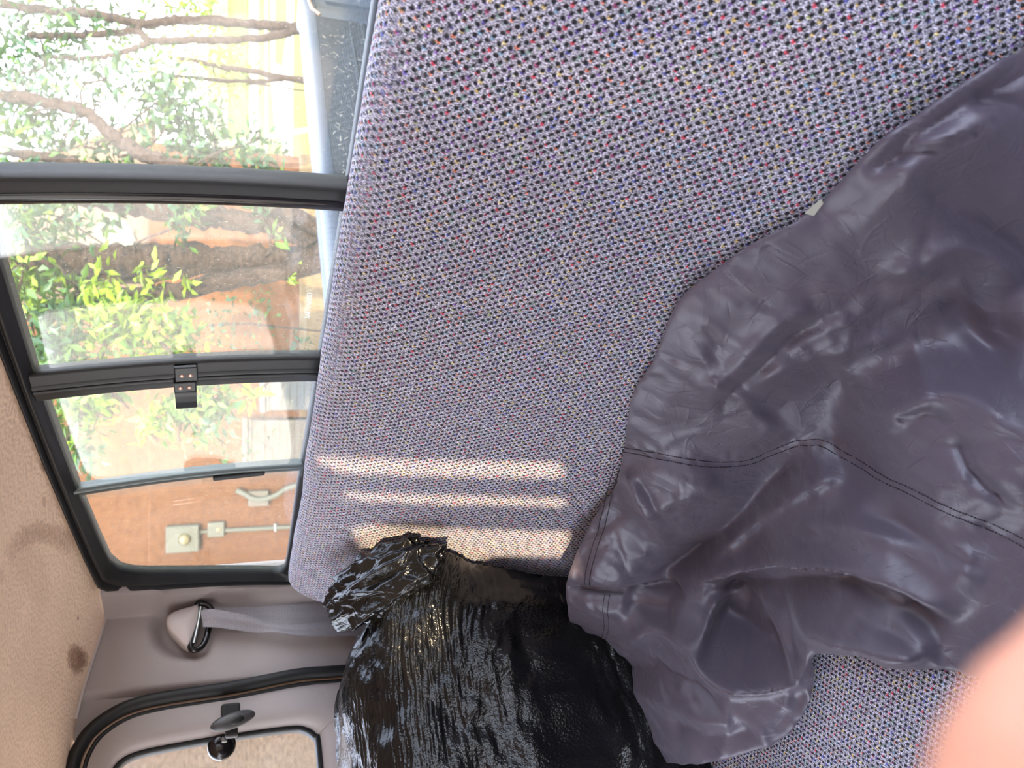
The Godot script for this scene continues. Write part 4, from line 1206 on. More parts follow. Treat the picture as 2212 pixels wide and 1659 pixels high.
# folds: [height, width on one side, on the other, 1 for a sharp crease, points a, b ...]
const JF := [
	[0.009,0.0088,0.0064,0,[0.142,-0.406,0.128,-0.398,0.111,-0.388,0.092,-0.374,0.075,-0.362,0.057,-0.348]],
	[-0.012,0.0071,0.0118,0,[0.163,-0.408,0.144,-0.398,0.117,-0.384,0.093,-0.366,0.076,-0.353,0.057,-0.342]],
	[-0.010,0.0029,0.0047,1,[0.117,-0.384,0.131,-0.383,0.149,-0.381,0.174,-0.376]],
	[-0.007,0.0036,0.0030,1,[0.144,-0.377,0.131,-0.369,0.108,-0.356,0.083,-0.352,0.063,-0.343]],
	[0.008,0.0078,0.0090,0,[0.083,-0.361,0.100,-0.358,0.124,-0.365,0.145,-0.374]],
	[-0.020,0.0150,0.0133,0,[0.089,-0.339,0.112,-0.328,0.131,-0.317,0.156,-0.303,0.181,-0.283,0.211,-0.257]],
	[0.014,0.0143,0.0143,0,[0.079,-0.265,0.101,-0.276,0.130,-0.292,0.157,-0.283,0.185,-0.262]],
	[0.006,0.0037,0.0052,1,[0.129,-0.269,0.147,-0.253,0.162,-0.237,0.170,-0.217]],
	[-0.012,0.0148,0.0130,0,[0.127,-0.257,0.147,-0.238,0.161,-0.217,0.181,-0.201]],
	[-0.006,0.0039,0.0047,1,[0.005,-0.208,0.021,-0.223,0.037,-0.234,0.060,-0.245]],
	[0.006,0.0100,0.0100,0,[0.011,-0.198,0.036,-0.220,0.064,-0.233]],
	[-0.004,0.0040,0.0040,1,[-0.056,-0.226,-0.049,-0.215,-0.044,-0.202]],
	[-0.012,0.0068,0.0110,1,[-0.051,-0.128,-0.042,-0.155,-0.017,-0.179,0.014,-0.216,0.043,-0.228]],
	[0.010,0.0123,0.0099,0,[-0.064,-0.145,-0.028,-0.189,0.007,-0.229,0.032,-0.241]],
	[0.009,0.0099,0.0099,0,[-0.024,-0.158,0.007,-0.184,0.045,-0.199,0.078,-0.211,0.112,-0.224]],
	[-0.016,0.0264,0.0264,0,[-0.015,-0.127,0.027,-0.158,0.062,-0.179]],
	[-0.006,0.0042,0.0059,1,[0.066,-0.177,0.071,-0.161,0.076,-0.142]],
	[-0.034,0.0182,0.0214,0,[0.038,-0.085,0.012,-0.063,-0.016,-0.022,-0.053,0.032,-0.097,0.083,-0.134,0.112,-0.177,0.127]],
	[0.018,0.0092,0.0307,0,[0.069,-0.079,0.031,-0.054,-0.006,-0.008,-0.043,0.043,-0.080,0.084]],
	[0.012,0.0207,0.0155,0,[-0.138,0.017,-0.112,-0.011,-0.081,-0.033,-0.053,-0.045]],
	[0.010,0.0129,0.0097,0,[-0.159,-0.046,-0.145,-0.027,-0.129,0.030,-0.120,0.078]],
	[-0.008,0.0073,0.0073,1,[-0.142,-0.046,-0.127,-0.016,-0.113,0.028]],
	[0.024,0.0211,0.0062,0,[-0.095,0.111,-0.073,0.099,-0.049,0.085,-0.015,0.063,0.027,0.026,0.064,0.006,0.098,0.000,0.126,0.004,0.148,0.015,0.160,0.022]],
	[-0.024,0.0108,0.0221,0,[-0.076,0.121,-0.033,0.104,0.010,0.078,0.047,0.045,0.077,0.026,0.110,0.029]],
	[0.009,0.0072,0.0093,1,[-0.005,0.082,-0.004,0.115,0.005,0.152,0.013,0.176]],
	[-0.008,0.0090,0.0090,0,[0.010,0.084,0.023,0.101,0.032,0.144]],
	[-0.008,0.0116,0.0106,0,[-0.019,0.103,-0.024,0.131,-0.018,0.160]],
	[0.010,0.0065,0.0076,1,[-0.069,0.128,-0.042,0.115,-0.012,0.092]],
	[0.022,0.0178,0.0178,0,[0.024,0.092,0.049,0.088,0.086,0.075,0.120,0.065,0.154,0.050]],
	[-0.005,0.0120,0.0120,0,[0.124,0.019,0.139,0.030,0.159,0.038,0.182,0.038]],
	[-0.046,0.0290,0.0290,0,[-0.067,0.141,-0.038,0.149,-0.006,0.147,0.018,0.132]],
	[0.018,0.0135,0.0093,0,[-0.099,0.175,-0.082,0.173,-0.064,0.190,-0.035,0.192,0.002,0.183,0.030,0.165,0.042,0.132,0.041,0.104]],
	[-0.020,0.0105,0.0175,1,[-0.259,0.141,-0.224,0.139,-0.179,0.137,-0.127,0.127,-0.099,0.126]],
	[0.012,0.0106,0.0142,0,[-0.083,0.176,-0.106,0.170,-0.145,0.179,-0.176,0.221,-0.198,0.256]],
	[-0.012,0.0139,0.0139,0,[-0.180,0.154,-0.145,0.156,-0.108,0.153]],
	[-0.008,0.0078,0.0089,1,[-0.145,0.216,-0.115,0.219,-0.076,0.211,-0.041,0.217]],
	[0.008,0.0114,0.0136,0,[-0.191,0.296,-0.127,0.258,-0.073,0.243,-0.024,0.224]],
	[-0.006,0.0061,0.0085,1,[-0.199,0.273,-0.151,0.246,-0.122,0.219]],
	[-0.010,0.0160,0.0160,0,[-0.111,0.280,-0.049,0.257,0.001,0.229]],
	[0.012,0.0153,0.0192,0,[0.074,-0.120,0.106,-0.160,0.136,-0.177,0.157,-0.174,0.173,-0.149]],
	[-0.010,0.0051,0.0073,1,[0.143,-0.142,0.148,-0.133,0.155,-0.117,0.170,-0.104,0.187,-0.092]],
	[-0.007,0.0047,0.0054,1,[0.100,-0.148,0.119,-0.157,0.138,-0.156]],
	[0.008,0.0128,0.0128,0,[0.010,-0.002,0.059,-0.031,0.105,-0.040,0.146,-0.035,0.178,-0.024]],
	[-0.008,0.0106,0.0106,0,[0.078,-0.050,0.108,-0.048,0.136,-0.039,0.159,-0.029]],
]
const JS := [ [-0.154,-0.083,-0.112,-0.078,-0.080,-0.073,-0.054,-0.068,-0.028,-0.069,-0.006,-0.082,0.015,-0.096,0.028,-0.101,0.045,-0.103,0.065,-0.095,0.093,-0.088,0.112,-0.088,0.131,-0.085,0.168,-0.075,0.202,-0.065],[-0.161,-0.053,-0.180,-0.005,-0.195,0.041,-0.206,0.075,-0.214,0.109,-0.218,0.130],[-0.196,0.145,-0.200,0.196,-0.213,0.236,-0.224,0.272,-0.235,0.332,-0.231,0.357] ]
const JQ := Vector3(0.15, 1.08, 0.32)
const JN := Vector3(0.49900299, 0.67864407, 0.53892323)
const JX := Vector3(0.51684703, -0.73223441, 0.44351089)
const JY := Vector3(-0.69560417, -0.05722761, 0.71614233)
var jbin := {}
var jcell: FastNoiseLite
var jsoft: FastNoiseLite

func seat_h(q: Vector2) -> float:      # height of backrest and cushion over that plane
	var p := JQ + JX * q.x + JY * q.y
	var hb := (0.536 - 0.292 * p.y - p.z) / (0.292 * JN.y + JN.z)
	var hc := (1.004 - p.y) / JN.y
	var k := clampf(0.5 + 0.5 * (hb - hc) / 0.07, 0.0, 1.0)
	return hc + (hb - hc) * k + 0.07 * k * (1.0 - k)

func jacket_h(q: Vector2) -> float:
	var h := seat_h(q) + 0.018
	for b in JB:
		var e: float = ((q.x - b[0]) * (q.x - b[0]) + (q.y - b[1]) * (q.y - b[1])) / (b[2] * b[2])
		h += b[3] * exp(-e * e)
	for f in jbin.get(Vector2i((q / 0.03).floor()), []):
		var best := 1e9
		var side := 1.0
		var at := 0.0
		var pts: PackedVector2Array = f.pts
		for i in pts.size() - 1:
			var u := pts[i + 1] - pts[i]
			var v := q - pts[i]
			var t := clampf(v.dot(u) / u.length_squared(), 0.0, 1.0)
			var d := (v - u * t).length()
			if d < best:
				best = d
				side = u.cross(v)
				at = (i + t) / (pts.size() - 1)
		var w: float = f.wl if side < 0 else f.wr
		var e := best / w
		var k := smoothstep(-0.02, 0.22, at) * smoothstep(1.02, 0.78, at)
		h += f.amp * k * (exp(-e * 1.3) if f.sharp else exp(-1.3 * (sqrt(e * e + 0.10) - 0.316)))
	# crumpled nylon: soft undulation, then creases between flat facets
	var w1 := Vector2(jsoft.get_noise_2d(q.x * 9, q.y * 9), jsoft.get_noise_2d(q.x * 9 + 40, q.y * 9 + 9))
	h += 0.0035 * jsoft.get_noise_2d(q.x * 14 + 7, q.y * 14)
	var z := q + w1 * 0.012
	h += 0.0032 * (jcell.get_noise_2d(z.x * 22, z.y * 15) + 0.4)
	h += 0.0042 * absf(jsoft.get_noise_2d(z.x * 10 + z.y * 6 + 3, (z.y - z.x * 0.6) * 30))
	h += 0.0014 * (jcell.get_noise_2d(z.y * 40 + 30, z.x * 55) + 0.4)
	# never into the seat: settles softly where it would touch
	var over := (h - seat_h(q) - 0.006) / 0.006
	return seat_h(q) + 0.006 + 0.006 * (log(1.0 + exp(minf(over, 30.0))) if over < 30.0 else over)

func jacket_at(q: Vector2, lift := 0.0) -> Vector3:
	return JQ + JX * q.x + JY * q.y + JN * (jacket_h(q) + lift)

func add_fold(amp: float, wl: float, wr: float, sharp: bool, pts: Array) -> void:
	var c := PackedVector2Array(curve(pts, 3 * (pts.size() - 1)))
	var box := Rect2(c[0], Vector2.ZERO)
	for q in c:
		box = box.expand(q)
	box = box.grow(maxf(wl, wr) * 3.4)
	var f := {"amp": amp, "wl": wl, "wr": wr, "sharp": sharp, "pts": c}
	for x in range(floori(box.position.x / 0.03), floori(box.end.x / 0.03) + 1):
		for y in range(floori(box.position.y / 0.03), floori(box.end.y / 0.03) + 1):
			var key := Vector2i(x, y)
			if not jbin.has(key):
				jbin[key] = []
			jbin[key].append(f)

func jacket() -> void:
	jcell = FastNoiseLite.new()
	jcell.seed = 14
	jcell.noise_type = FastNoiseLite.TYPE_CELLULAR
	jcell.cellular_return_type = FastNoiseLite.RETURN_DISTANCE
	jcell.frequency = 0.6
	jcell.fractal_type = FastNoiseLite.FRACTAL_NONE
	jsoft = n_(15, 0.6)
	for f in JF:
		var pts := []
		for k in range(0, f[4].size(), 2):
			pts.append(Vector2(f[4][k], f[4][k + 1]))
		add_fold(f[0] * 1.35, f[1], f[2], f[3] == 1, pts)
	# small creases all over, and puckers along the long seam
	var r := RandomNumberGenerator.new()
	r.seed = 23
	var turn := n_(24, 4.0)
	for k in 330:
		var c := Vector2(r.randf_range(-0.32, 0.24), r.randf_range(-0.42, 0.46))
		var a := -0.75 + 2.6 * turn.get_noise_2d(c.x, c.y) + r.randfn() * 0.35
		var l := r.randf_range(0.012, 0.05)
		var d := Vector2(cos(a), sin(a)) * l
		add_fold(r.randf_range(0.0012, 0.0042) * (1.0 if r.randf() < 0.5 else -1.0), r.randf_range(0.003, 0.010), r.randf_range(0.003, 0.010), true, [c - d, c + d.orthogonal() * r.randf_range(-0.25, 0.25), c + d])
	for k in 34:
		var t := k / 33.0
		var seam: Array = JS[0]
		var i := mini(int(t * (seam.size() / 2 - 1)), seam.size() / 2 - 2)
		var f := t * (seam.size() / 2 - 1) - i
		var c := Vector2(seam[i * 2], seam[i * 2 + 1]).lerp(Vector2(seam[i * 2 + 2], seam[i * 2 + 3]), f)
		var d := (Vector2(seam[i * 2 + 2], seam[i * 2 + 3]) - Vector2(seam[i * 2], seam[i * 2 + 1])).normalized().orthogonal().rotated(r.randf_range(-0.5, 0.5)) * r.randf_range(0.008, 0.02)
		add_fold(-r.randf_range(0.0015, 0.0035), 0.003, 0.003, true, [c - d * 0.6, c, c + d])
	var outline := []
	for q in JOUT:
		outline.append(Vector2(q[0], q[1]))
	var loop := even(curve(outline, outline.size() * 4, true), 420, true)
	var poly := PackedVector2Array(loop)
	# net of points inside the outline, its rim snapped to the outline
	var lo: Vector2 = loop[0]
	var hi: Vector2 = loop[0]
	for q in loop:
		lo = lo.min(q)
		hi = hi.max(q)
	var step := 0.0032
	var nu := int((hi.x - lo.x) / step) + 2
	var nv := int((hi.y - lo.y) / step) + 2
	var inside := PackedByteArray()
	inside.resize(nu * nv)
	for j in nv:
		# crossings of this row with the outline
		var y := lo.y + j * step + 1e-5
		var cross := []
		for k in loop.size():
			var a: Vector2 = loop[k]
			var b: Vector2 = loop[(k + 1) % loop.size()]
			if (a.y > y) != (b.y > y):
				cross.append(a.x + (b.x - a.x) * (y - a.y) / (b.y - a.y))
		cross.sort()
		for k in range(0, cross.size() - 1, 2):
			for i in range(maxi(0, ceili((cross[k] - lo.x) / step)), mini(nu - 1, floori((cross[k + 1] - lo.x) / step)) + 1):
				inside[j * nu + i] = 1
	var p := PackedVector3Array()
	var n := PackedVector3Array()
	var idx := PackedInt32Array()
	var id := PackedInt32Array()
	id.resize(nu * nv)
	id.fill(-1)
	for j in nv:
		for i in nu:
			var near := 0
			for e in [[0, 0], [1, 0], [-1, 0], [0, 1], [0, -1], [1, 1], [-1, -1], [1, -1], [-1, 1]]:
				var x: int = i + e[0]
				var y2: int = j + e[1]
				if x >= 0 and y2 >= 0 and x < nu and y2 < nv:
					near += inside[y2 * nu + x]
			if near == 0:
				continue
			var q := lo + Vector2(i, j) * step
			var deep := 1.0
			if near < 9 or true:
				deep = 9.0 if near == 9 and inside_far(inside, nu, nv, i, j, 12) else edge_distance(q, loop)
			if inside[j * nu + i] == 0:
				q = snapped_to(q, loop)
				deep = 0.0
			var curl := 0.010 * (1.0 - smoothstep(0.0, 0.035, deep))
			if deep < 0.006:
				var t := 1.0 - deep / 0.006
				curl += 0.004 * (1.0 - sqrt(maxf(0.0, 1.0 - t * t)))
			id[j * nu + i] = p.size()
			p.append(jacket_at(q, -curl))
	n.resize(p.size())
	for j in nv - 1:
		for i in nu - 1:
			var a := id[j * nu + i]
			var b := id[j * nu + i + 1]
			var c := id[(j + 1) * nu + i]
			var d := id[(j + 1) * nu + i + 1]
			if a < 0 or b < 0 or c < 0 or d < 0:
				continue
			idx.append_array([a, d, b, a, c, d])
			var nn := (p[d] - p[a]).cross(p[c] - p[b])
			for e in [a, b, c, d]:
				n[e] += nn
	for k in n.size():
		n[k] = n[k].normalized()
	var shell := arrays(p, n, idx)
	# turned-under edge down to what it lies on
	var sp := PackedVector3Array()
	for row in [[0.0, 0.0], [0.004, 0.3], [0.012, 0.7], [0.03, 1.0]]:
		for k in loop.size():
			var q: Vector2 = loop[k]
			var dir: Vector2 = (loop[(k + 1) % loop.size()] - loop[k - 1]).orthogonal().normalized()
			if Geometry2D.is_point_in_polygon(q - dir * 0.004, poly):
				dir = -dir
			var top := jacket_h(q) - 0.0142
			var q2: Vector2 = q + dir * row[0]
			sp.append(JQ + JX * q2.x + JY * q2.y + JN * lerpf(top, minf(top, seat_h(q2) + 0.001), row[1]))
	var skirt := net(sp, loop.size(), 4, true)
	var base := JQ + JN * seat_h(Vector2.ZERO)
	var j := thing("rain_jacket", "crumpled dark purple-grey nylon jacket thrown over seat and backrest", "jacket", base)
	var nylon := tri(mat(Color(0.305, 0.275, 0.315), 0.46), 3.3)
	nylon.metallic_specular = 0.55
	nylon.normal_enabled = true
	nylon.normal_texture = crease_texture()
	nylon.normal_scale = 1.0
	nylon.rim_enabled = true
	nylon.rim = 0.45
	nylon.rim_tint = 0.4
	part("shell", joined([shell, skirt]), nylon, j, -base)
	# a corner of pale lining showing at the edge
	var lp := PackedVector3Array()
	for q in [Vector2(0.0330, -0.3270), Vector2(0.0270, -0.3225), Vector2(0.0215, -0.3170), Vector2(0.0340, -0.3235), Vector2(0.0310, -0.3195), Vector2(0.0280, -0.3150)]:
		lp.append(JQ + JX * q.x + JY * q.y + JN * (seat_h(q) + 0.0085) - base)
	part("lining", net(lp, 3, 2), mat(Color(0.66, 0.66, 0.60), 0.7), j)
	# double rows of stitches
	var thread := mat(Color(0.13, 0.11, 0.13), 0.8)
	for s in JS:
		var line := []
		for k in range(0, s.size(), 2):
			line.append(Vector2(s[k], s[k + 1]))
		line = even(curve(line, 12 * line.size()), int(line.size() * 22))
		var list := []
		for side in [0.0, 0.0062]:
			for k in range(0, line.size() - 3, 2):
				var dir: Vector2 = (line[k + 1] - line[k]).normalized()
				var off: Vector2 = Vector2(-dir.y, dir.x) * side
				var a: Vector2 = line[k] + off
				var b: Vector2 = line[k].lerp(line[k + 2], 0.72) + off
				list.append(tube([jacket_at(a, -0.0004), jacket_at(a.lerp(b, 0.5), 0.0006), jacket_at(b, -0.0004)], 0.00055, 5))
		var seam := part("seam", joined(list), thread, j, -base)
		seam.set_meta("label", "double row of dark stitches")

# fine creases of crumpled nylon over 30 cm of cloth
func crease_texture() -> ImageTexture:
	var size := 1024
	var h := PackedFloat32Array()
	h.resize(size * size)
	var r := RandomNumberGenerator.new()
	r.seed = 19
	for k in 620:
		var at := Vector2(r.randf() * size, r.randf() * size)
		var a := r.randfn() * 0.7 + (0.9 if r.randf() < 0.6 else -0.6)
		var long := r.randf_range(30, 190)
		var bend := r.randf_range(-0.006, 0.006)
		var amp := r.randf_range(0.3, 1.0) * (1.0 if r.randf() < 0.5 else -1.0)
		var w := r.randf_range(2.5, 11.0)
		var reach := int(w * 3.0)
		var one := r.randf_range(0.35, 1.0)
		for t in range(0, int(long), 1):
			var fade := sin(PI * t / long)
			a += bend
			at += Vector2(cos(a), sin(a))
			var n := Vector2(-sin(a), cos(a))
			for d in range(-reach, reach + 1):
				var q := at + n * d
				var i := posmod(int(q.y), size) * size + posmod(int(q.x), size)
				var v := amp * fade * exp(-absf(d) / (w if d > 0 else w * one)) * w
				if absf(v) > absf(h[i]):
					h[i] = lerpf(h[i], v, 0.7)
	var im := Image.create_from_data(size, size, false, Image.FORMAT_RF, h.to_byte_array())
	var soft := im.duplicate()
	soft.resize(512, 512, Image.INTERPOLATE_BILINEAR)
	soft.resize(size, size, Image.INTERPOLATE_CUBIC)
	soft.bump_map_to_normal_map(0.36)
	return ImageTexture.create_from_image(soft)

func inside_far(a: PackedByteArray, nu: int, nv: int, i: int, j: int, r: int) -> bool:
	if i < r or j < r or i >= nu - r or j >= nv - r:
		return false
	for e in [[r, 0], [-r, 0], [0, r], [0, -r], [r - 1, r - 1], [1 - r, 1 - r], [r - 1, 1 - r], [1 - r, r - 1]]:
		if a[(j + e[1]) * nu + i + e[0]] == 0:
			return false
	return true

func snapped_to(q: Vector2, loop: Array) -> Vector2:
	var best := q
	var d := 1e9
	for k in loop.size():
		var c := Geometry2D.get_closest_point_to_segment(q, loop[k], loop[(k + 1) % loop.size()])
		if c.distance_squared_to(q) < d:
			d = c.distance_squared_to(q)
			best = c
	return best

func edge_distance(q: Vector2, loop: Array) -> float:
	return snapped_to(q, loop).distance_to(q)

# ------------------------------------------------------------------ the black plastic bag: a slumped sack, pleated where it is gathered against the backrest
func trash_bag() -> void:
	var o := Vector3(-0.415, 1.0, 0.44)
	var bag := thing("trash_bag", "bulging shiny black plastic bag gathered into pleats against the backrest", "bag", o)
	var low := n_(41, 1.0)
	var pleat := FastNoiseLite.new()
	pleat.seed = 43
	pleat.noise_type = FastNoiseLite.TYPE_SIMPLEX
	pleat.frequency = 1.0
	pleat.fractal_type = FastNoiseLite.FRACTAL_RIDGED
	pleat.fractal_octaves = 2
	var cell := FastNoiseLite.new()
	cell.seed = 44
	cell.noise_type = FastNoiseLite.TYPE_CELLULAR
	cell.cellular_return_type = FastNoiseLite.RETURN_DISTANCE
	cell.frequency = 1.0
	var nu := 620
	var nv := 170
	var p := PackedVector3Array()
	for j in nv:
		var v := lerpf(-1.0, 1.0, float(j) / (nv - 1))
		var along := signf(v) * (1.0 - pow(1.0 - absf(v), 1.5))
		var zz := along * 0.33
		var s := pow(maxf(0.0, 1.0 - pow(absf(along), 3.2)), 1.0 / 2.6)
		for i in nu:
			var f := TAU * i / nu
			var c := cos(f)
			var q := sin(f)
			var x := signf(c) * pow(absf(c), 0.56) * 0.232 * s
			var y := signf(q) * pow(absf(q), 0.56) * 0.250 * s
			x += 0.055 * smoothstep(-0.35, -0.95, along) * smoothstep(-0.2, 0.8, c) * smoothstep(0.0, 0.5, q)
			var n := Vector3(c, q, along * 0.6).normalized()
			var arc := f * 0.30
			# gathered end: pleats run along the sack, strongest near the backrest
			var g := smoothstep(0.25, -0.9, along)
			var amp := lerpf(0.0005, 0.0038, g) * clampf(s * 1.4, 0.0, 1.0)
			var warp := 0.02 * low.get_noise_2d(f * 2.0, zz * 6.0)
			var d := amp * (pleat.get_noise_2d((arc + warp) * 100.0, zz * 1.6) - 0.2)
			d += 0.3 * amp * pleat.get_noise_2d((arc + warp * 0.5) * 240.0, zz * 3.0)
			d += 0.016 * low.get_noise_3d(x * 5.0, y * 5.0, zz * 5.0 + 3.0) + 0.007 * low.get_noise_3d(x * 14.0, y * 14.0, zz * 10.0)
			d += 0.0022 * (cell.get_noise_3d(x * 75.0, y * 75.0, zz * 75.0) + 0.4) * smoothstep(0.1, 0.6, q)
			var w := o + Vector3(x, 0.20 + y, zz) + n * d
			w.y = maxf(w.y, 1.0 + 0.004 * q)
			w.z = maxf(w.z, bench_z(w.y) + 0.016 + 0.25 * d)
			w.x = maxf(w.x, wall_x(w.y) + 0.02 + d * 0.3)
			p.append(w - o)
	var black := tri(mat(Color(0.040, 0.042, 0.046), 0.23), 4.0)
	black.metallic_specular = 0.45
	black.normal_enabled = true
	black.normal_texture = noise_normal(0.055, 1024, 7.0, 95, 3, FastNoiseLite.TYPE_CELLULAR)
	black.normal_scale = 0.5
	part("sack", net(p, nu, nv, true), black, bag)
	# the crumpled gather at the top, pressed against the backrest
	p = PackedVector3Array()
	nu = 180
	nv = 90
	var mid := Vector3(-0.255, 1.400, 0.175)
	for j in nv:
		var b := PI * (float(j) / (nv - 1) - 0.5)
		for i in nu:
			var a := TAU * i / nu
			var d := Vector3(cos(b) * cos(a), sin(b), cos(b) * sin(a))
			var r := 1.0 + 0.22 * pleat.get_noise_3d(d.x * 1.1, d.y * 0.7, d.z * 1.1) + 0.05 * pleat.get_noise_3d(d.x * 2.6, d.y * 2.0, d.z * 2.6 + 9.0)
			var w := mid + Vector3(d.x * 0.088 + d.y * -0.02, d.y * 0.048 + d.x * -0.037, d.z * 0.046) * r
			w.z = maxf(w.z, bench_z(w.y) + 0.014 + 0.006 * r)
			p.append(w - o)
	part("gathered_neck", net(p, nu, nv, true), black, bag)

# ------------------------------------------------------------------ the hand that holds the phone: its index finger lies across the corner of the lens
func photographer() -> void:
	var yaw := deg_to_rad(54.7)
	var pitch := deg_to_rad(20.4)
	var right := Vector3(cos(yaw), 0, -sin(yaw))
	var fwd := Vector3(-sin(yaw) * cos(pitch), -sin(pitch), -cos(yaw) * cos(pitch))
	var up := right.cross(fwd)
	var eye := Vector3(0.766, 1.60, 0.562)
	# the hand's own axes: along the fingers towards the wrist, across the knuckles, away from the phone
	var along := (-up * 0.636 + right * 0.771)
	var across := (-up * 0.771 - right * 0.636)
	var o := eye - up * 0.0370 - right * 0.0302 + fwd * 0.045
	var at := func(a: float, c: float, d: float) -> Vector3: return o + along * a + across * c + fwd * d
	var bones := []
	# four fingers: tip, end joint, middle joint, knuckle
	var spec := [[-0.020, 0.0, 0.0086], [-0.014, 0.0195, 0.0090], [-0.006, 0.0385, 0.0087], [0.010, 0.0560, 0.0076]]
	for s in spec:
		var r: float = s[2]
		var t: Vector3 = at.call(s[0], s[1], 0.001)
		var j1: Vector3 = at.call(s[0] + 0.024, s[1], 0.004)
		var j2: Vector3 = at.call(s[0] + 0.050, s[1], 0.003)
		var k: Vector3 = at.call(0.092, s[1] * 0.98 + 0.001, -0.022)
		bones += [[t, j1, r * 0.90, r], [j1, j2, r, r * 1.08], [j2, k, r * 1.08, r * 1.2]]
		bones.append([k, at.call(0.158, 0.012 + s[1] * 0.55, -0.045), r * 1.35, 0.016])
	# ball of the thumb and thumb, behind the phone
	bones.append([at.call(0.150, 0.010, -0.045), at.call(0.115, -0.012, -0.058), 0.017, 0.015])
	bones.append([at.call(0.115, -0.012, -0.058), at.call(0.082, -0.018, -0.070), 0.014, 0.0112])
	bones.append([at.call(0.082, -0.018, -0.070), at.call(0.055, -0.012, -0.074), 0.0112, 0.0098])
	# wrist and forearm
	bones.append([at.call(0.160, 0.030, -0.045), at.call(0.205, 0.034, -0.075), 0.022, 0.024])
	bones.append([at.call(0.205, 0.034, -0.075), at.call(0.36, 0.06, -0.22), 0.026, 0.038])
	var base: Vector3 = at.call(0.20, 0.03, -0.07)
	var person := thing("person", "hand of the person taking the picture with a finger across the lens", "person", base)
	var skin := mat(Color(0.71, 0.505, 0.42), 0.6)
	skin.subsurf_scatter_enabled = true
	skin.subsurf_scatter_strength = 0.25
	part("hand", blob(bones, 0.0034, 0.0035), skin, person, -base)
	part("sleeve", blob([[at.call(0.25, 0.043, -0.117), at.call(0.40, 0.068, -0.26), 0.043, 0.052], [at.call(0.40, 0.068, -0.26), at.call(0.52, 0.12, -0.42), 0.052, 0.062]], 0.008, 0.004), mat(Color(0.30, 0.33, 0.42), 0.9), person, -base)

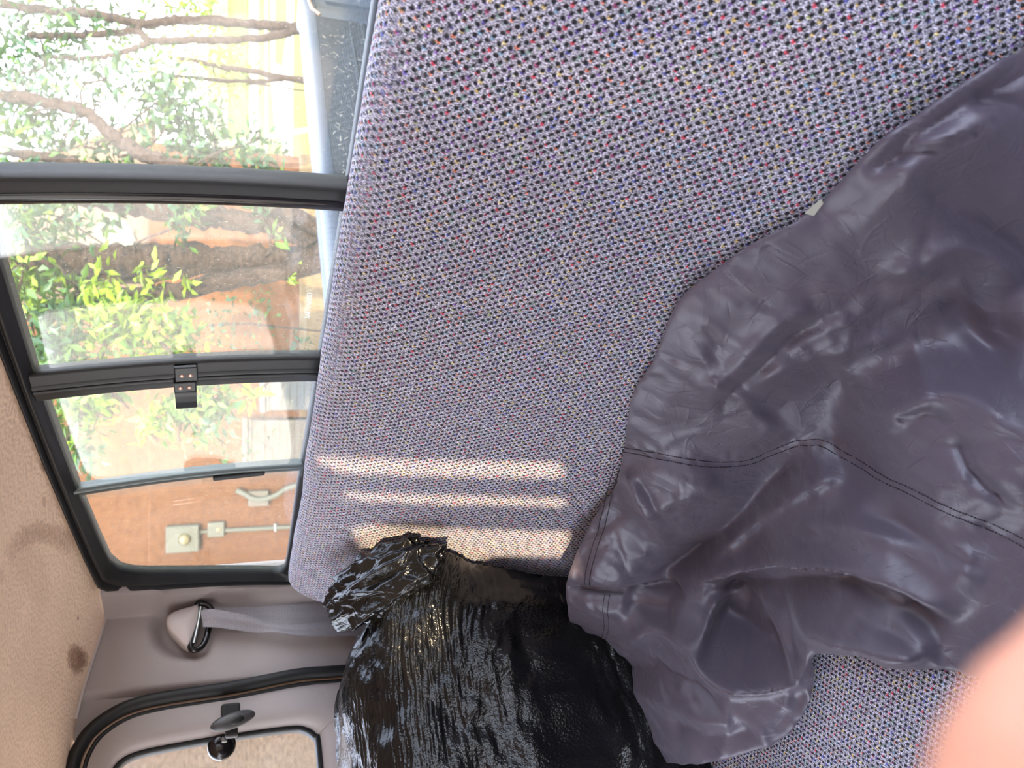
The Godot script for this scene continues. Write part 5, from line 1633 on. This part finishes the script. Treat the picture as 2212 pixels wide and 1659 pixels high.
# one skin round tapered bones [a, b, radius at a, radius at b]: blended distances, meshed as surface nets
func blob(bones: Array, cell: float, k: float) -> ArrayMesh:
	var lo := Vector3.INF
	var hi := -Vector3.INF
	for b in bones:
		for e in 2:
			lo = lo.min(b[e] - Vector3.ONE * (b[2 + e] + 4 * cell))
			hi = hi.max(b[e] + Vector3.ONE * (b[2 + e] + 4 * cell))
	var nx := int((hi.x - lo.x) / cell) + 1
	var ny := int((hi.y - lo.y) / cell) + 1
	var nz := int((hi.z - lo.z) / cell) + 1
	var sum := PackedFloat64Array()
	sum.resize(nx * ny * nz)
	for b in bones:
		var pa: Vector3 = b[0]
		var ab: Vector3 = b[1] - b[0]
		var l2 := maxf(ab.length_squared(), 1e-9)
		var m := maxf(b[2], b[3]) + 3.0 * cell
		var i0 := Vector3i(((pa.min(b[1]) - Vector3.ONE * m) - lo) / cell).clamp(Vector3i.ZERO, Vector3i(nx - 1, ny - 1, nz - 1))
		var i1 := Vector3i(((pa.max(b[1]) + Vector3.ONE * m) - lo) / cell).clamp(Vector3i.ZERO, Vector3i(nx - 1, ny - 1, nz - 1))
		for z in range(i0.z, i1.z + 1):
			for y in range(i0.y, i1.y + 1):
				for x in range(i0.x, i1.x + 1):
					var v := lo + Vector3(x, y, z) * cell - pa
					var t := clampf(v.dot(ab) / l2, 0.0, 1.0)
					var d: float = (v - ab * t).length() - lerpf(b[2], b[3], t)
					sum[(z * ny + y) * nx + x] += exp(-d / k)
	# inside where the sum is above 1
	var vid := {}
	var p := PackedVector3Array()
	var idx := PackedInt32Array()
	var corners := [Vector3i(0, 0, 0), Vector3i(1, 0, 0), Vector3i(0, 1, 0), Vector3i(1, 1, 0), Vector3i(0, 0, 1), Vector3i(1, 0, 1), Vector3i(0, 1, 1), Vector3i(1, 1, 1)]
	var edges := [[0, 1], [2, 3], [4, 5], [6, 7], [0, 2], [1, 3], [4, 6], [5, 7], [0, 4], [1, 5], [2, 6], [3, 7]]
	for z in nz - 1:
		for y in ny - 1:
			for x in nx - 1:
				var f := (z * ny + y) * nx + x
				var any := 0
				for c in [0, 1, nx, nx + 1, nx * ny, nx * ny + 1, nx * ny + nx, nx * ny + nx + 1]:
					if sum[f + c] > 1.0:
						any += 1
				if any == 0 or any == 8:
					continue
				var at := Vector3()
				var count := 0
				for e in edges:
					var a: Vector3i = corners[e[0]]
					var b: Vector3i = corners[e[1]]
					var fa := log(maxf(sum[f + a.x + a.y * nx + a.z * nx * ny], 1e-12))
					var fb := log(maxf(sum[f + b.x + b.y * nx + b.z * nx * ny], 1e-12))
					if (fa > 0) != (fb > 0):
						at += Vector3(a).lerp(Vector3(b), fa / (fa - fb))
						count += 1
				vid[f] = p.size()
				p.append(lo + (Vector3(x, y, z) + at / count) * cell)
	for f in vid:
		var x: int = f % nx
		var y: int = (f / nx) % ny
		var z: int = f / (nx * ny)
		for axis in 3:
			var step: int = [1, nx, nx * ny][axis]
			var u: int = [nx, nx * ny, 1][axis]
			var w: int = [nx * ny, 1, nx][axis]
			if [x, y, z][(axis + 1) % 3] == 0 or [x, y, z][(axis + 2) % 3] == 0:
				continue
			var s0 := sum[f] > 1.0
			var s1 := sum[f + step] > 1.0
			if s0 == s1 or not (vid.has(f - u) and vid.has(f - w) and vid.has(f - u - w)):
				continue
			var q := [vid[f], vid[f - u], vid[f - u - w], vid[f - w]]
			if s0:
				idx.append_array([q[0], q[2], q[1], q[0], q[3], q[2]])
			else:
				idx.append_array([q[0], q[1], q[2], q[0], q[2], q[3]])
	var n := PackedVector3Array()
	n.resize(p.size())
	for i in range(0, idx.size(), 3):
		var nn := (p[idx[i + 2]] - p[idx[i]]).cross(p[idx[i + 1]] - p[idx[i]])
		for e in 3:
			n[idx[i + e]] += nn
	for i in n.size():
		n[i] = n[i].normalized()
	return arrays(p, n, idx)
